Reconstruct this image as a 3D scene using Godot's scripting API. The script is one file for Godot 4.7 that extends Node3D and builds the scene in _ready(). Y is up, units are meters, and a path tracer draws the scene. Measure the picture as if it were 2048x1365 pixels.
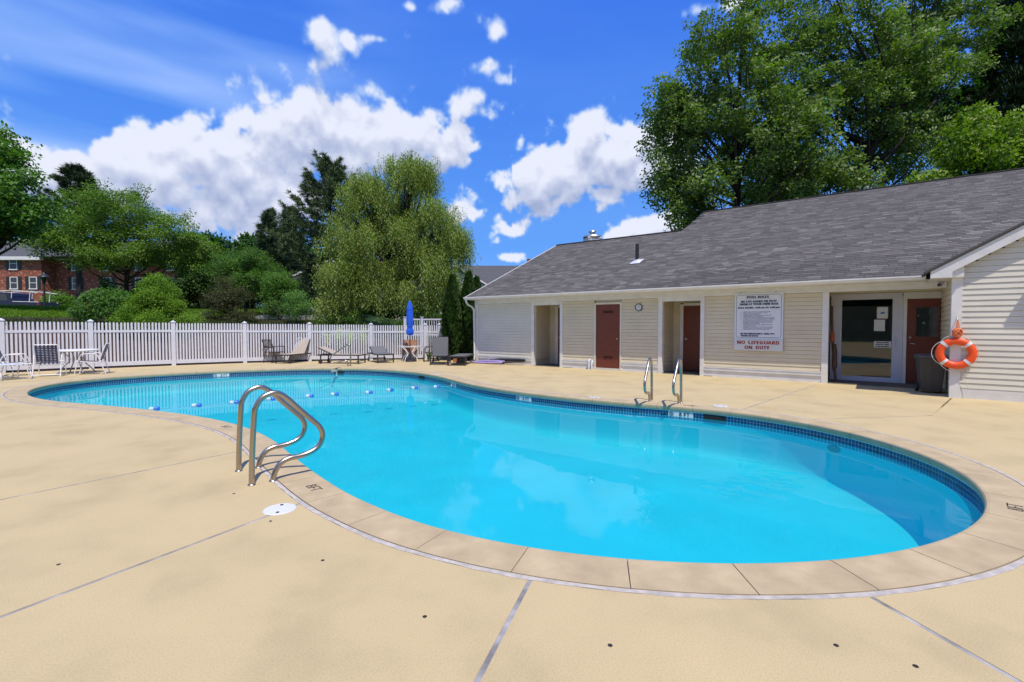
extends Node3D

const FACADE := -37.0
const FACADE_AT := Vector3(-1.43, 0, -18.65)
const WATER := -0.17
const OUTLINE: Array[Vector2] = [Vector2(-9.97, -9.94), Vector2(-10.57, -10.63), Vector2(-10.99, -11.43), Vector2(-11.13, -12.30), Vector2(-10.91, -13.15), Vector2(-10.40, -13.90), Vector2(-9.73, -14.51), Vector2(-8.99, -15.03), Vector2(-8.19, -15.46), Vector2(-7.35, -15.79), Vector2(-6.47, -15.97), Vector2(-5.57, -15.96), Vector2(-4.70, -15.77), Vector2(-3.89, -15.38), Vector2(-3.17, -14.83), Vector2(-2.56, -14.17), Vector2(-2.04, -13.43), Vector2(-1.59, -12.64), Vector2(-1.15, -11.85), Vector2(-0.64, -11.11), Vector2(-0.04, -10.44), Vector2(0.63, -9.82), Vector2(1.34, -9.26), Vector2(2.10, -8.78), Vector2(2.90, -8.34), Vector2(3.61, -7.80), Vector2(4.14, -7.08), Vector2(4.44, -6.23), Vector2(4.47, -5.33), Vector2(4.22, -4.47), Vector2(3.69, -3.74), Vector2(2.96, -3.21), Vector2(2.11, -2.90), Vector2(1.21, -2.82), Vector2(0.32, -2.96), Vector2(-0.51, -3.32), Vector2(-1.22, -3.87), Vector2(-1.83, -4.53), Vector2(-2.40, -5.24), Vector2(-2.97, -5.95), Vector2(-3.61, -6.59), Vector2(-4.32, -7.13), Vector2(-5.11, -7.59), Vector2(-5.93, -7.98), Vector2(-6.76, -8.33), Vector2(-7.61, -8.64), Vector2(-8.46, -8.96), Vector2(-9.26, -9.39)]
# clouds: azimuth, elevation, half width, half height in degrees
const CLOUDS := [[-34.5, 14.5, 7.3, 3.5], [-31.2, 17.5, 3.8, 2.0], [-38.3, 14.9, 4.2, 2.1], [-22.4, 18.3, 7.9, 4.4], [-16.1, 19.0, 7.2, 4.1], [-25.3, 20.7, 3.9, 2.0], [-21.3, 23.6, 3.9, 2.6], [-20.2, 26.8, 3.1, 2.1], [-21.2, 29.1, 2.3, 1.6], [-18.2, 28.6, 2.1, 1.2], [-7.2, 21.6, 3.8, 2.4], [-4.6, 24.3, 2.6, 1.8], [-8.3, 19.5, 3.5, 2.0], [-12.8, 21.7, 3.9, 2.4], [-24.4, 12.9, 5.6, 3.0], [-26.8, 11.5, 2.9, 2.0], [-28.6, 16.1, 4.7, 3.2], [-3.1, 27.6, 2.9, 1.1], [-1.1, 26.5, 1.7, 0.6], [-8.3, 32.5, 3.4, 1.1], [-2.0, 30.9, 1.7, 1.6], [-11.6, 32.2, 1.1, 0.6], [8.5, 17.7, 9.1, 4.3], [3.9, 14.9, 6.9, 2.9], [13.0, 19.3, 4.9, 3.2], [9.0, 22.0, 2.0, 1.9], [2.1, 16.6, 4.6, 2.2], [16.8, 17.4, 4.2, 3.5], [-6.1, 13.0, 2.3, 1.5], [14.7, 11.0, 3.8, 1.9], [0.4, 11.1, 1.5, 0.8], [-0.2, 8.0, 2.4, 0.7], [20.8, 30.8, 4.4, 0.9], [24.7, 30.5, 2.8, 0.8], [-16.1, 24.7, 2.2, 1.1], [-15.0, 29.2, 2.2, 0.5], [11.9, 10.3, 1.7, 1.0], [17.9, 11.1, 3.1, 1.6], [-43.3, 13.8, 2.9, 1.6], [-45.1, 12.7, 2.4, 1.9], [-33.0, 11.0, 5.0, 2.4], [-41.0, 11.0, 5.0, 2.2], [-47.0, 9.5, 5.0, 3.0], [-29.0, 9.0, 4.0, 1.8]]

var mats := {}
var used_names := {}
var ring := PackedVector2Array()      # water-side edge of the pool, evenly spaced
var ring_out := PackedVector2Array()  # unit normals of it, away from the water
var ring_len := 0.0


# ------------------------------------------------------------------ meshes
class MB:
	var v := PackedVector3Array()
	var n := PackedVector3Array()
	var c := PackedColorArray()
	var col := Color.WHITE
	var tinted := false

	func tint(to: Color) -> MB:
		col = to
		tinted = true
		return self

	func tri(p: Vector3, q: Vector3, r: Vector3, np: Vector3, nq: Vector3, nr: Vector3) -> void:
		var flip := (q - p).cross(r - p).dot(np + nq + nr) > 0.0
		v.append(p); n.append(np)
		if flip:
			v.append(r); n.append(nr); v.append(q); n.append(nq)
		else:
			v.append(q); n.append(nq); v.append(r); n.append(nr)
		for i in 3: c.append(col)

	func quad(p: Vector3, q: Vector3, r: Vector3, s: Vector3, nn: Vector3) -> void:
		tri(p, q, r, nn, nn, nn); tri(p, r, s, nn, nn, nn)

	func face(p: Vector3, q: Vector3, r: Vector3, s: Vector3, away_from: Vector3) -> void:
		var nn := (q - p).cross(r - p)
		if nn.length_squared() < 1e-14: nn = (r - p).cross(s - p)
		nn = nn.normalized()
		if nn.dot((p + q + r + s) * 0.25 - away_from) < 0.0: nn = -nn
		quad(p, q, r, s, nn)

	func box(at: Vector3, size: Vector3, b := Basis()) -> MB:
		var h := size * 0.5
		for k in 3:
			for sgn in [-1.0, 1.0]:
				var a := Vector3.ZERO; a[k] = sgn
				var u := Vector3.ZERO; u[(k + 1) % 3] = 1.0
				var w := Vector3.ZERO; w[(k + 2) % 3] = 1.0
				quad(at + b * ((a - u - w) * h), at + b * ((a + u - w) * h), at + b * ((a + u + w) * h), at + b * ((a - u + w) * h), (b * a).normalized())
		return self

	func span(lo: Vector3, hi: Vector3) -> MB:
		return box((lo + hi) * 0.5, hi - lo)

	func bar(a: Vector3, b: Vector3, w: float, h: float, up := Vector3.UP) -> MB:
		var z := (b - a).normalized()
		if absf(z.dot(up)) > 0.98: up = Vector3.FORWARD if absf(z.z) < 0.9 else Vector3.RIGHT
		var x := up.cross(z).normalized()
		return box((a + b) * 0.5, Vector3(w, h, a.distance_to(b)), Basis(x, z.cross(x).normalized(), z))

	func tube(pts: Array, r, sides := 8, closed := false) -> MB:
		var m := pts.size()
		var rings: Array = []
		var norms: Array = []
		var side := Vector3.ZERO
		for i in m:
			var t: Vector3
			if closed: t = pts[(i + 1) % m] - pts[(i + m - 1) % m]
			else: t = pts[mini(i + 1, m - 1)] - pts[maxi(i - 1, 0)]
			t = t.normalized()
			if side == Vector3.ZERO: side = t.cross(Vector3.UP if absf(t.y) < 0.9 else Vector3.RIGHT)
			side = (side - t * side.dot(t)).normalized()
			var up := t.cross(side)
			var rad: float = r[i] if r is Array else r
			var a := PackedVector3Array()
			var b := PackedVector3Array()
			for k in sides:
				var ang := TAU * k / sides
				var d := side * cos(ang) + up * sin(ang)
				a.append(pts[i] + d * rad); b.append(d)
			rings.append(a); norms.append(b)
		for i in (m if closed else m - 1):
			var j := (i + 1) % m
			for k in sides:
				var l := (k + 1) % sides
				tri(rings[i][k], rings[j][k], rings[j][l], norms[i][k], norms[j][k], norms[j][l])
				tri(rings[i][k], rings[j][l], rings[i][l], norms[i][k], norms[j][l], norms[i][l])
		if not closed:
			for e in [0, m - 1]:
				var nn: Vector3 = (pts[0] - pts[1]).normalized() if e == 0 else (pts[m - 1] - pts[m - 2]).normalized()
				for k in sides: tri(pts[e], rings[e][k], rings[e][(k + 1) % sides], nn, nn, nn)
		return self

	func lathe(profile: Array, sides := 16, xf := Transform3D()) -> MB:   # profile of (radius, height)
		for i in profile.size() - 1:
			var p: Vector2 = profile[i]
			var q: Vector2 = profile[i + 1]
			var nn := Vector2(q.y - p.y, p.x - q.x).normalized()
			for k in sides:
				var a := TAU * k / sides
				var b := TAU * (k + 1) / sides
				var da := Vector3(cos(a), 0, sin(a))
				var db := Vector3(cos(b), 0, sin(b))
				var na := xf.basis * (da * nn.x + Vector3.UP * nn.y)
				var nb := xf.basis * (db * nn.x + Vector3.UP * nn.y)
				var p1 := xf * (da * p.x + Vector3.UP * p.y)
				var p2 := xf * (db * p.x + Vector3.UP * p.y)
				var q1 := xf * (da * q.x + Vector3.UP * q.y)
				var q2 := xf * (db * q.x + Vector3.UP * q.y)
				if q.x > 1e-5: tri(p1, q1, q2, na, na, nb)
				if p.x > 1e-5: tri(p1, q2, p2, na, nb, nb)
		return self

	func prism(poly: PackedVector2Array, lo: float, hi: float, bottom := false) -> MB:   # poly in x, z
		var t := Geometry2D.triangulate_polygon(poly)
		for i in range(0, t.size(), 3):
			var a := poly[t[i]]; var b := poly[t[i + 1]]; var d := poly[t[i + 2]]
			tri(Vector3(a.x, hi, a.y), Vector3(b.x, hi, b.y), Vector3(d.x, hi, d.y), Vector3.UP, Vector3.UP, Vector3.UP)
			if bottom: tri(Vector3(a.x, lo, a.y), Vector3(b.x, lo, b.y), Vector3(d.x, lo, d.y), Vector3.DOWN, Vector3.DOWN, Vector3.DOWN)
		var s := -1.0 if Geometry2D.is_polygon_clockwise(poly) else 1.0
		for i in poly.size():
			var a := poly[i]; var b := poly[(i + 1) % poly.size()]
			var nn := Vector3(b.y - a.y, 0, a.x - b.x).normalized() * s
			if nn == Vector3.ZERO: continue
			quad(Vector3(a.x, lo, a.y), Vector3(b.x, lo, b.y), Vector3(b.x, hi, b.y), Vector3(a.x, hi, a.y), nn)
		return self

	func wall_prism(poly: PackedVector2Array, z0: float, z1: float) -> MB:   # poly in x, y; extruded along z
		var keep := v.size()
		prism(poly, z0, z1, true)
		for i in range(keep, v.size()):
			v[i] = Vector3(v[i].x, v[i].z, v[i].y)
			n[i] = Vector3(n[i].x, n[i].z, n[i].y)
		for i in range(keep, v.size(), 3):
			var p := v[i + 1]; v[i + 1] = v[i + 2]; v[i + 2] = p
			var q := n[i + 1]; n[i + 1] = n[i + 2]; n[i + 2] = q
		return self

	func ball(at: Vector3, r: Vector3, sides := 12) -> MB:
		var rows := sides / 2
		for j in rows:
			for k in sides:
				var d: Array = []
				for q in [[j, k], [j + 1, k], [j + 1, k + 1], [j, k + 1]]:
					var e: float = PI * q[0] / rows - PI / 2
					var a: float = TAU * q[1] / sides
					d.append(Vector3(cos(e) * cos(a), sin(e), cos(e) * sin(a)))
				var m: Array = d.map(func(x): return (x / r).normalized())
				if j < rows - 1: tri(at + d[0] * r, at + d[1] * r, at + d[2] * r, m[0], m[1], m[2])
				if j > 0: tri(at + d[0] * r, at + d[2] * r, at + d[3] * r, m[0], m[2], m[3])
		return self

	func leaf(at: Vector3, along: Vector3, nn: Vector3, length: float, width: float, soft := Vector3.ZERO) -> void:
		var s := along.cross(nn).normalized() * width * 0.5
		var tip := at + along * length
		var mid := at + along * length * 0.45
		var up := (nn + soft).normalized()
		tri(at, mid + s, tip, up, up, up)
		tri(at, tip, mid - s, up, up, up)

	func mesh() -> ArrayMesh:
		var arr := []
		arr.resize(Mesh.ARRAY_MAX)
		arr[Mesh.ARRAY_VERTEX] = v
		arr[Mesh.ARRAY_NORMAL] = n
		if tinted: arr[Mesh.ARRAY_COLOR] = c
		var m := ArrayMesh.new()
		m.add_surface_from_arrays(Mesh.PRIMITIVE_TRIANGLES, arr)
		return m


# ------------------------------------------------------------------ objects
func numbered(called: String) -> String:
	var k: int = used_names.get(called, 0)
	used_names[called] = k + 1
	return called if k == 0 else "%s_%03d" % [called, k]


func obj(called: String, shape, m: Material, parent: Node = self, xf := Transform3D()) -> MeshInstance3D:
	var o := MeshInstance3D.new()
	o.name = numbered(called) if parent == self else called
	o.mesh = shape.mesh() if shape is MB else shape
	o.material_override = m
	o.transform = xf
	parent.add_child(o, true)
	return o


func tag(o: Node, label: String, category: String, group := "") -> Node:
	o.set_meta("label", label)
	o.set_meta("category", category)
	if group: o.set_meta("group", group)
	return o


func thing(called: String, label: String, category: String, at := Vector3.ZERO, turn := 0.0, group := "") -> Node3D:
	var o := Node3D.new()
	o.name = numbered(called)
	add_child(o)
	o.position = at
	o.rotation_degrees.y = turn
	tag(o, label, category, group)
	return o


func structure(o: Node) -> Node:
	o.set_meta("kind", "structure")
	return o


func stuff(o: Node) -> Node:
	o.set_meta("kind", "stuff")
	return o


func copy(o: Node3D, label: String, at: Vector3, turn: float) -> Node3D:
	var r: Node3D = o.duplicate()
	r.name = numbered(str(o.name).rstrip("_0123456789"))
	add_child(r)
	r.position = at
	r.rotation_degrees.y = turn
	r.set_meta("label", label)
	return r


func scatter(called: String, mesh: Mesh, where: Array, tints: Array, m: Material, parent: Node) -> MultiMeshInstance3D:
	var mm := MultiMesh.new()
	mm.transform_format = MultiMesh.TRANSFORM_3D
	mm.use_colors = true
	mm.mesh = mesh
	mm.instance_count = where.size()
	for i in where.size():
		mm.set_instance_transform(i, where[i])
		mm.set_instance_color(i, tints[i])
	var o := MultiMeshInstance3D.new()
	o.name = numbered(called) if parent == self else called
	o.multimesh = mm
	o.material_override = m
	parent.add_child(o, true)
	if parent != self: o.set_meta("kind", "stuff")
	return o


func lin(r: float, g: float, b: float) -> Color:
	return Color(r, g, b).linear_to_srgb()


func mat(key: String, color: Color, rough := 0.7, metal := 0.0) -> StandardMaterial3D:
	if not mats.has(key):
		var m := StandardMaterial3D.new()
		m.resource_name = key
		m.albedo_color = color
		m.roughness = rough
		m.metallic = metal
		mats[key] = m
	return mats[key]


func noise_tex(freq: float, lo: float, hi: float, octaves := 5, side := 512, seed_ := 1, mid := -1.0, type := FastNoiseLite.TYPE_SIMPLEX_SMOOTH) -> Texture2D:
	var f := FastNoiseLite.new()
	f.seed = seed_
	f.noise_type = type
	f.frequency = freq
	f.fractal_octaves = octaves
	f.fractal_gain = 0.55
	var im := f.get_seamless_image(side, side)
	im.convert(Image.FORMAT_L8)
	var data := im.get_data()
	var table := PackedByteArray()
	for i in 256:
		var t := i / 255.0
		var x := lerpf(lo, hi, t) if mid < 0.0 else (lerpf(lo, mid, t * 2.0) if t < 0.5 else lerpf(mid, hi, t * 2.0 - 1.0))
		table.append(clampi(int(x * 255.0), 0, 255))
	for i in data.size(): data[i] = table[data[i]]
	return ImageTexture.create_from_image(Image.create_from_data(side, side, false, Image.FORMAT_L8, data))


func weathered(m: StandardMaterial3D, broad: Texture2D, metres: float, fine: Texture2D = null, fine_metres := 0.5) -> StandardMaterial3D:
	m.albedo_texture = broad
	m.uv1_triplanar = true
	m.uv1_world_triplanar = true
	m.uv1_scale = Vector3.ONE / metres
	if fine:
		m.detail_enabled = true
		m.detail_albedo = fine
		m.detail_blend_mode = BaseMaterial3D.BLEND_MODE_MUL
		m.detail_uv_layer = BaseMaterial3D.DETAIL_UV_2
		m.uv2_triplanar = true
		m.uv2_world_triplanar = true
		m.uv2_scale = Vector3.ONE / fine_metres
	return m


func letters(text: String, height: float, bold := true, mono := false) -> TextMesh:
	var t := TextMesh.new()
	var f := SystemFont.new()
	f.font_names = PackedStringArray(["Droid Sans Mono" if mono else "Droid Sans"])
	f.font_weight = 700 if bold else 400
	t.font = f
	t.text = text
	t.font_size = 32
	t.pixel_size = height / 23.0
	t.depth = 0.003
	t.curve_step = 2.0
	return t


func fac(s: float, y: float, t: float) -> Vector3:   # along the pool house front, up, into the house
	return FACADE_AT + Basis(Vector3.UP, deg_to_rad(FACADE)) * Vector3(s, y, -t)


func ground_height(x: float, z: float) -> float:
	var r := Vector2(x, z).length() - 20.85
	var az := rad_to_deg(atan2(x, -z))
	var h := 0.0
	for k in [[0.0, -0.05, 8.5, 1.75], [8.5, 1.75, 19.0, 2.52], [19.0, 2.52, 23.0, 2.35], [23.0, 2.35, 45.0, 3.1], [45.0, 3.1, 64.0, 3.7], [64.0, 3.7, 1e4, 3.7]]:
		if r >= k[0] and r < k[2]: h = lerpf(k[1], k[3], (r - k[0]) / (k[2] - k[0]))
	if r < 0.0: h = -0.05
	return lerpf(h, minf(h, 0.25 * h), smoothstep(-22.0, 0.0, az) if az > -90.0 else 1.0)


func ring_at(i: int, off: float) -> Vector2:
	var k := posmod(i, ring.size())
	return ring[k] + ring_out[k] * off


func ring_near(p: Vector2) -> int:
	var best := 0
	for i in ring.size():
		if ring[i].distance_squared_to(p) < ring[best].distance_squared_to(p): best = i
	return best


func trace_ring() -> void:
	var dense := PackedVector2Array()
	var m := OUTLINE.size()
	for i in m:
		for k in 24:
			dense.append(OUTLINE[i].cubic_interpolate(OUTLINE[(i + 1) % m], OUTLINE[(i + m - 1) % m], OUTLINE[(i + 2) % m], k / 24.0))
	for i in dense.size(): ring_len += dense[i].distance_to(dense[(i + 1) % dense.size()])
	var count := 864   # 12 steps to each of 72 coping stones
	var step := ring_len / count
	var left := 0.0
	for i in dense.size():
		var a := dense[i]; var b := dense[(i + 1) % dense.size()]
		var l := a.distance_to(b)
		while left < l and ring.size() < count:
			ring.append(a.lerp(b, left / l))
			left += step
		left -= l
	for i in ring.size():
		var t := ring[(i + 3) % count] - ring[(i + count - 3) % count]
		var nn := Vector2(t.y, -t.x).normalized()
		if Geometry2D.is_point_in_polygon(ring[i] + nn * 0.05, ring): nn = -nn
		ring_out.append(nn)


# ------------------------------------------------------------------ sky
func make_sky() -> ImageTexture:
	var w := 3072
	var h := 1536
	# coarse cover field, one cell a degree and a half
	var gw := 720
	var gh := 180
	var field := PackedFloat32Array()
	field.resize(gw * gh)
	var far := FastNoiseLite.new()
	far.seed = 11
	far.frequency = 1.4
	far.fractal_octaves = 3
	for j in gh:
		var el := 90.0 - (j + 0.5) * 0.5
		for i in gw:
			var az := (i + 0.5) * 360.0 / gw
			if az > 180.0: az -= 360.0
			var d := 0.0
			for c in CLOUDS:
				var dx: float = (az - c[0]) / c[2]
				if dx > 2.4 or dx < -2.4: continue
				var dy: float = (el - c[1]) / c[3]
				if dy > 2.4 or dy < -2.4: continue
				if dy < 0.0: dy *= 1.15
				d += exp(-1.5 * (dx * dx + dy * dy))
			d = 1.15 * (1.0 - exp(-1.1 * d)) - 0.33
			if absf(az + 2.0) > 47.0:   # the rest of the sky goes on the same way
				var e := deg_to_rad(el)
				var a := deg_to_rad(az)
				var k := far.get_noise_3d(cos(e) * sin(a) * 1.6, sin(e) * 3.2, cos(e) * cos(a) * 1.6)
				d = maxf(d, k * 2.2 - 0.35 + 0.3 * smoothstep(40.0, 12.0, el))
			field[j * gw + i] = d
	var cover := Image.create_from_data(gw, gh, false, Image.FORMAT_RF, field.to_byte_array())
	cover.resize(w, h / 2, Image.INTERPOLATE_CUBIC)
	var df := cover.get_data().to_float32_array()
	var big := FastNoiseLite.new()
	big.seed = 5
	big.frequency = 0.012
	big.fractal_octaves = 6
	big.fractal_gain = 0.56
	var n1 := big.get_seamless_image(w, h / 2)
	n1.convert(Image.FORMAT_L8)
	var puff := FastNoiseLite.new()
	puff.seed = 6
	puff.noise_type = FastNoiseLite.TYPE_CELLULAR
	puff.cellular_return_type = FastNoiseLite.RETURN_DISTANCE
	puff.frequency = 0.045
	puff.fractal_octaves = 3
	puff.domain_warp_enabled = true
	puff.domain_warp_amplitude = 14.0
	puff.domain_warp_frequency = 0.03
	var n3 := puff.get_image(w, h / 2)
	n3.convert(Image.FORMAT_L8)
	var a3 := n3.get_data()
	big.seed = 9
	big.frequency = 0.011
	big.fractal_octaves = 5
	big.fractal_gain = 0.45
	var n2 := big.get_seamless_image(w / 6, h / 2)   # stretched sideways: streaks of high cloud
	n2.convert(Image.FORMAT_L8)
	n2.resize(w, h / 2, Image.INTERPOLATE_CUBIC)
	var a1 := n1.get_data()
	var a2 := n2.get_data()
	for i in a1.size(): a1[i] = clampi(int(a1[i] * 0.62 + (255 - a3[i]) * 0.55 - 22.0), 0, 255)
	var px := PackedByteArray()
	px.resize(w * h * 3)
	var low := [104, 148, 222]
	for j in h / 2:
		var el := 90.0 - (j + 0.5) * 180.0 / h
		var t := clampf(el / 38.0, 0.0, 1.0)
		var t2 := pow(t, 0.75)
		var r0 := lerpf(104.0, 48.0, t2)
		var g0 := lerpf(162.0, 97.0, t2)
		var b0 := lerpf(224.0, 198.0, t2)
		var veil := smoothstep(9.0, 0.0, el) * 0.35
		var up := maxi(j - 12, 0)
		var high := maxi(j - 26, 0)
		var thin := 0.10 * smoothstep(22.0, 27.0, el)
		var edge := lerpf(3.4, 1.7, smoothstep(20.0, 26.0, el))
		for i in w:
			var at := j * w + i
			var f := df[at] + (a1[at] - 128) * 0.0062
			f -= thin
			var o := at * 3
			var az := i * 360.0 / w
			if az > 180.0: az -= 360.0
			var ci := (a2[at] - 92) * 0.0052 * (smoothstep(-8.0, -36.0, az) * 0.9 + 0.12) * smoothstep(6.0, 15.0, el)
			var ca := clampf(ci, 0.0, 0.55) + veil
			var r := lerpf(r0, 186.0, ca)
			var g := lerpf(g0, 198.0, ca)
			var b := lerpf(b0, 230.0, ca)
			if f > 0.0:
				var al := clampf(f * edge, 0.0, 1.0)
				al = al * al * (3.0 - 2.0 * al)
				# lit from above: bright where the cloud thins upwards, grey-blue deep inside and below
				var above := df[up * w + i] + (a1[up * w + i] - 128) * 0.0062
				var s := clampf(0.93 + (f - above) * 0.75 - maxf(df[high * w + i] - 0.10, 0.0) * 0.95 + (a1[at] - 128) * 0.0012, 0.0, 1.0)
				var cr := lerpf(138.0, 199.0, s)
				var cg := lerpf(150.0, 203.0, s)
				var cb := lerpf(182.0, 217.0, s)
				r = lerpf(r, cr, al)
				g = lerpf(g, cg, al)
				b = lerpf(b, cb, al)
			px[o] = int(r); px[o + 1] = int(g); px[o + 2] = int(b)
	for j in range(h / 2, h):
		for i in w:
			var o := (j * w + i) * 3
			px[o] = 92; px[o + 1] = 96; px[o + 2] = 84
	return ImageTexture.create_from_image(Image.create_from_data(w, h, false, Image.FORMAT_RGB8, px))


func _ready() -> void:
	var cam := Camera3D.new()
	cam.name = "camera"
	cam.position = Vector3(0, 1.4, 0)
	cam.rotation_degrees = Vector3(-1.80, 0, 0)
	cam.fov = 70.27
	cam.near = 0.05
	cam.far = 1500.0
	add_child(cam)
	var env := Environment.new()
	env.background_mode = Environment.BG_SKY
	var sky := Sky.new()
	var sm := PanoramaSkyMaterial.new()
	sm.panorama = make_sky()
	sm.energy_multiplier = 1.22
	sky.sky_material = sm
	env.sky = sky
	env.tonemap_mode = Environment.TONE_MAPPER_LINEAR
	env.tonemap_exposure = 1.18
	env.sdfgi_enabled = true
	env.ssao_enabled = true
	env.ssil_enabled = true
	var we := WorldEnvironment.new()
	we.name = "world_environment"
	we.environment = env
	add_child(we)
	var sun := DirectionalLight3D.new()
	sun.name = "sun"
	sun.light_color = Color(1.0, 0.955, 0.88)
	sun.light_energy = 1.3
	sun.light_angular_distance = 0.5
	sun.shadow_enabled = true
	add_child(sun)
	sun.look_at_from_position(Vector3(0.20, 1.0, 0.47), Vector3.ZERO, Vector3.UP)

	trace_ring()
	make_materials()
	build_ground()
	build_deck()
	build_pool()
	build_pool_house()
	build_fence()
	build_far_houses()
	build_plants()
	build_pool_things()
	build_house_things()
	build_furniture()
	build_street_things()


func make_materials() -> void:
	var deck := mat("deck", lin(0.56, 0.455, 0.258), 0.82)
	weathered(deck, noise_tex(0.006, 0.90, 1.0, 7, 1024, 3, 0.975), 6.5, noise_tex(0.16, 0.89, 1.0, 2, 512, 8, 0.975), 0.9)
	deck.metallic_specular = 0.35
	var cop := mat("coping", lin(0.60, 0.485, 0.305), 0.8)
	weathered(cop, noise_tex(0.012, 0.84, 1.0, 5, 512, 13), 2.3, noise_tex(0.2, 0.82, 1.0, 2, 256, 18, 0.96), 0.35)
	cop.metallic_specular = 0.35
	weathered(mat("sealant", lin(0.57, 0.53, 0.48), 0.6), noise_tex(0.03, 0.8, 1.0, 4, 256, 21), 0.8)
	weathered(mat("joint", lin(0.46, 0.45, 0.45), 0.7), noise_tex(0.02, 0.6, 1.0, 4, 256, 22), 1.1)
	weathered(mat("plaster", lin(0.004, 0.54, 0.60), 0.7), noise_tex(0.01, 0.93, 1.0, 4, 256, 23), 4.0)
	var tile := mat("tile", Color.WHITE, 0.15)
	tile.vertex_color_use_as_albedo = true
	mat("grout", lin(0.55, 0.66, 0.68), 0.8)
	mat("marker_white", lin(0.62, 0.65, 0.67), 0.25)
	mat("black_print", lin(0.015, 0.015, 0.018), 0.5)
	var w := mat("water", Color(0.0, 0.72, 0.90, 0.24), 0.0)
	w.transparency = BaseMaterial3D.TRANSPARENCY_ALPHA
	w.metallic_specular = 0.26
	var rip := FastNoiseLite.new()
	rip.seed = 4
	rip.frequency = 0.012
	rip.fractal_octaves = 3
	var bump := rip.get_seamless_image(512, 512)
	bump.convert(Image.FORMAT_RGBA8)
	bump.bump_map_to_normal_map(1.0)
	w.normal_enabled = true
	w.normal_texture = ImageTexture.create_from_image(bump)
	w.normal_scale = 0.06
	w.uv1_triplanar = true
	w.uv1_world_triplanar = true
	w.uv1_scale = Vector3.ONE / 1.6
	weathered(mat("siding", lin(0.71, 0.64, 0.47), 0.55), noise_tex(0.01, 0.92, 1.0, 4, 256, 31), 2.5)
	weathered(mat("siding_pale", lin(0.72, 0.70, 0.61), 0.55), noise_tex(0.01, 0.92, 1.0, 4, 256, 31), 2.5)
	weathered(mat("white_paint", lin(0.78, 0.78, 0.77), 0.5), noise_tex(0.02, 0.90, 1.0, 4, 256, 32), 1.7)
	weathered(mat("vinyl", lin(0.63, 0.655, 0.74), 0.4), noise_tex(0.02, 0.93, 1.0, 4, 256, 33), 1.3)
	weathered(mat("red_door", lin(0.175, 0.036, 0.016), 0.5), noise_tex(0.02, 0.85, 1.0, 4, 256, 34), 1.2)
	for k in 5:
		var g: float = [0.085, 0.102, 0.122, 0.148, 0.18][k]
		weathered(mat("shingle_%d" % k, lin(g * 1.04, g, g * 0.95), 0.9), noise_tex(0.06, 0.75, 1.0, 3, 256, 41), 0.5)
	mat("roof_under", lin(0.03, 0.03, 0.032), 0.95)
	mat("brass", lin(0.55, 0.40, 0.15), 0.3, 1.0)
	mat("steel", lin(0.46, 0.41, 0.34), 0.30, 1.0)
	mat("galvanised", lin(0.45, 0.45, 0.46), 0.45, 0.9)
	mat("dark_metal", lin(0.030, 0.026, 0.024), 0.45)
	mat("black_plastic", lin(0.02, 0.02, 0.022), 0.45)
	mat("dark_void", lin(0.012, 0.012, 0.013), 0.9)
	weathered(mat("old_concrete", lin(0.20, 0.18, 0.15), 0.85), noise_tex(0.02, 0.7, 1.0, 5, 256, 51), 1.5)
	var glass := mat("glass", Color(0.9, 0.95, 0.95, 0.0), 0.0)
	glass.transparency = BaseMaterial3D.TRANSPARENCY_ALPHA
	weathered(mat("lawn", lin(0.085, 0.21, 0.018), 0.9), noise_tex(0.012, 0.72, 1.0, 5, 512, 61), 9.0, noise_tex(0.2, 0.6, 1.0, 2, 512, 62), 1.0)
	weathered(mat("mulch", lin(0.13, 0.066, 0.05), 0.95), noise_tex(0.03, 0.6, 1.0, 5, 512, 63), 3.0, noise_tex(0.25, 0.45, 1.0, 2, 512, 64), 0.8)


# ------------------------------------------------------------------ ground, deck, pool
func build_ground() -> void:
	var lawn := MB.new()
	var bed := MB.new()
	var radii := [20.85, 21.3, 22, 23, 24, 25, 26, 27, 28, 29.35, 31, 33, 35, 37, 39, 40, 41, 43, 45, 50, 56, 65, 75, 85, 100, 140, 220, 400]
	var steps := 180
	for a in steps:
		for k in radii.size() - 1:
			var q: Array = []
			for e in [[a, k], [a + 1, k], [a + 1, k + 1], [a, k + 1]]:
				var ang := deg_to_rad(e[0] * 360.0 / steps)
				var p := Vector2(sin(ang), -cos(ang)) * float(radii[e[1]])
				q.append(Vector3(p.x, ground_height(p.x, p.y), p.y))
			var az := a * 360.0 / steps
			var to: MB = bed if k < 9 and az > 285.0 else lawn
			var nn: Vector3 = (q[1] - q[0]).cross(q[2] - q[0]).normalized()
			if nn.y < 0: nn = -nn
			to.quad(q[0], q[1], q[2], q[3], nn)
	structure(obj("lawn", lawn, mats.lawn))
	structure(obj("mulch_bed", bed, mats.mulch))


func strip(pts: Array, wide: float) -> PackedVector2Array:
	var l := PackedVector2Array()
	var r := PackedVector2Array()
	for i in pts.size():
		var t: Vector2 = (pts[mini(i + 1, pts.size() - 1)] - pts[maxi(i - 1, 0)]).normalized()
		var nn := Vector2(-t.y, t.x) * wide * 0.5
		l.append(pts[i] + nn)
		r.insert(0, pts[i] - nn)
	l.append_array(r)
	return l


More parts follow.
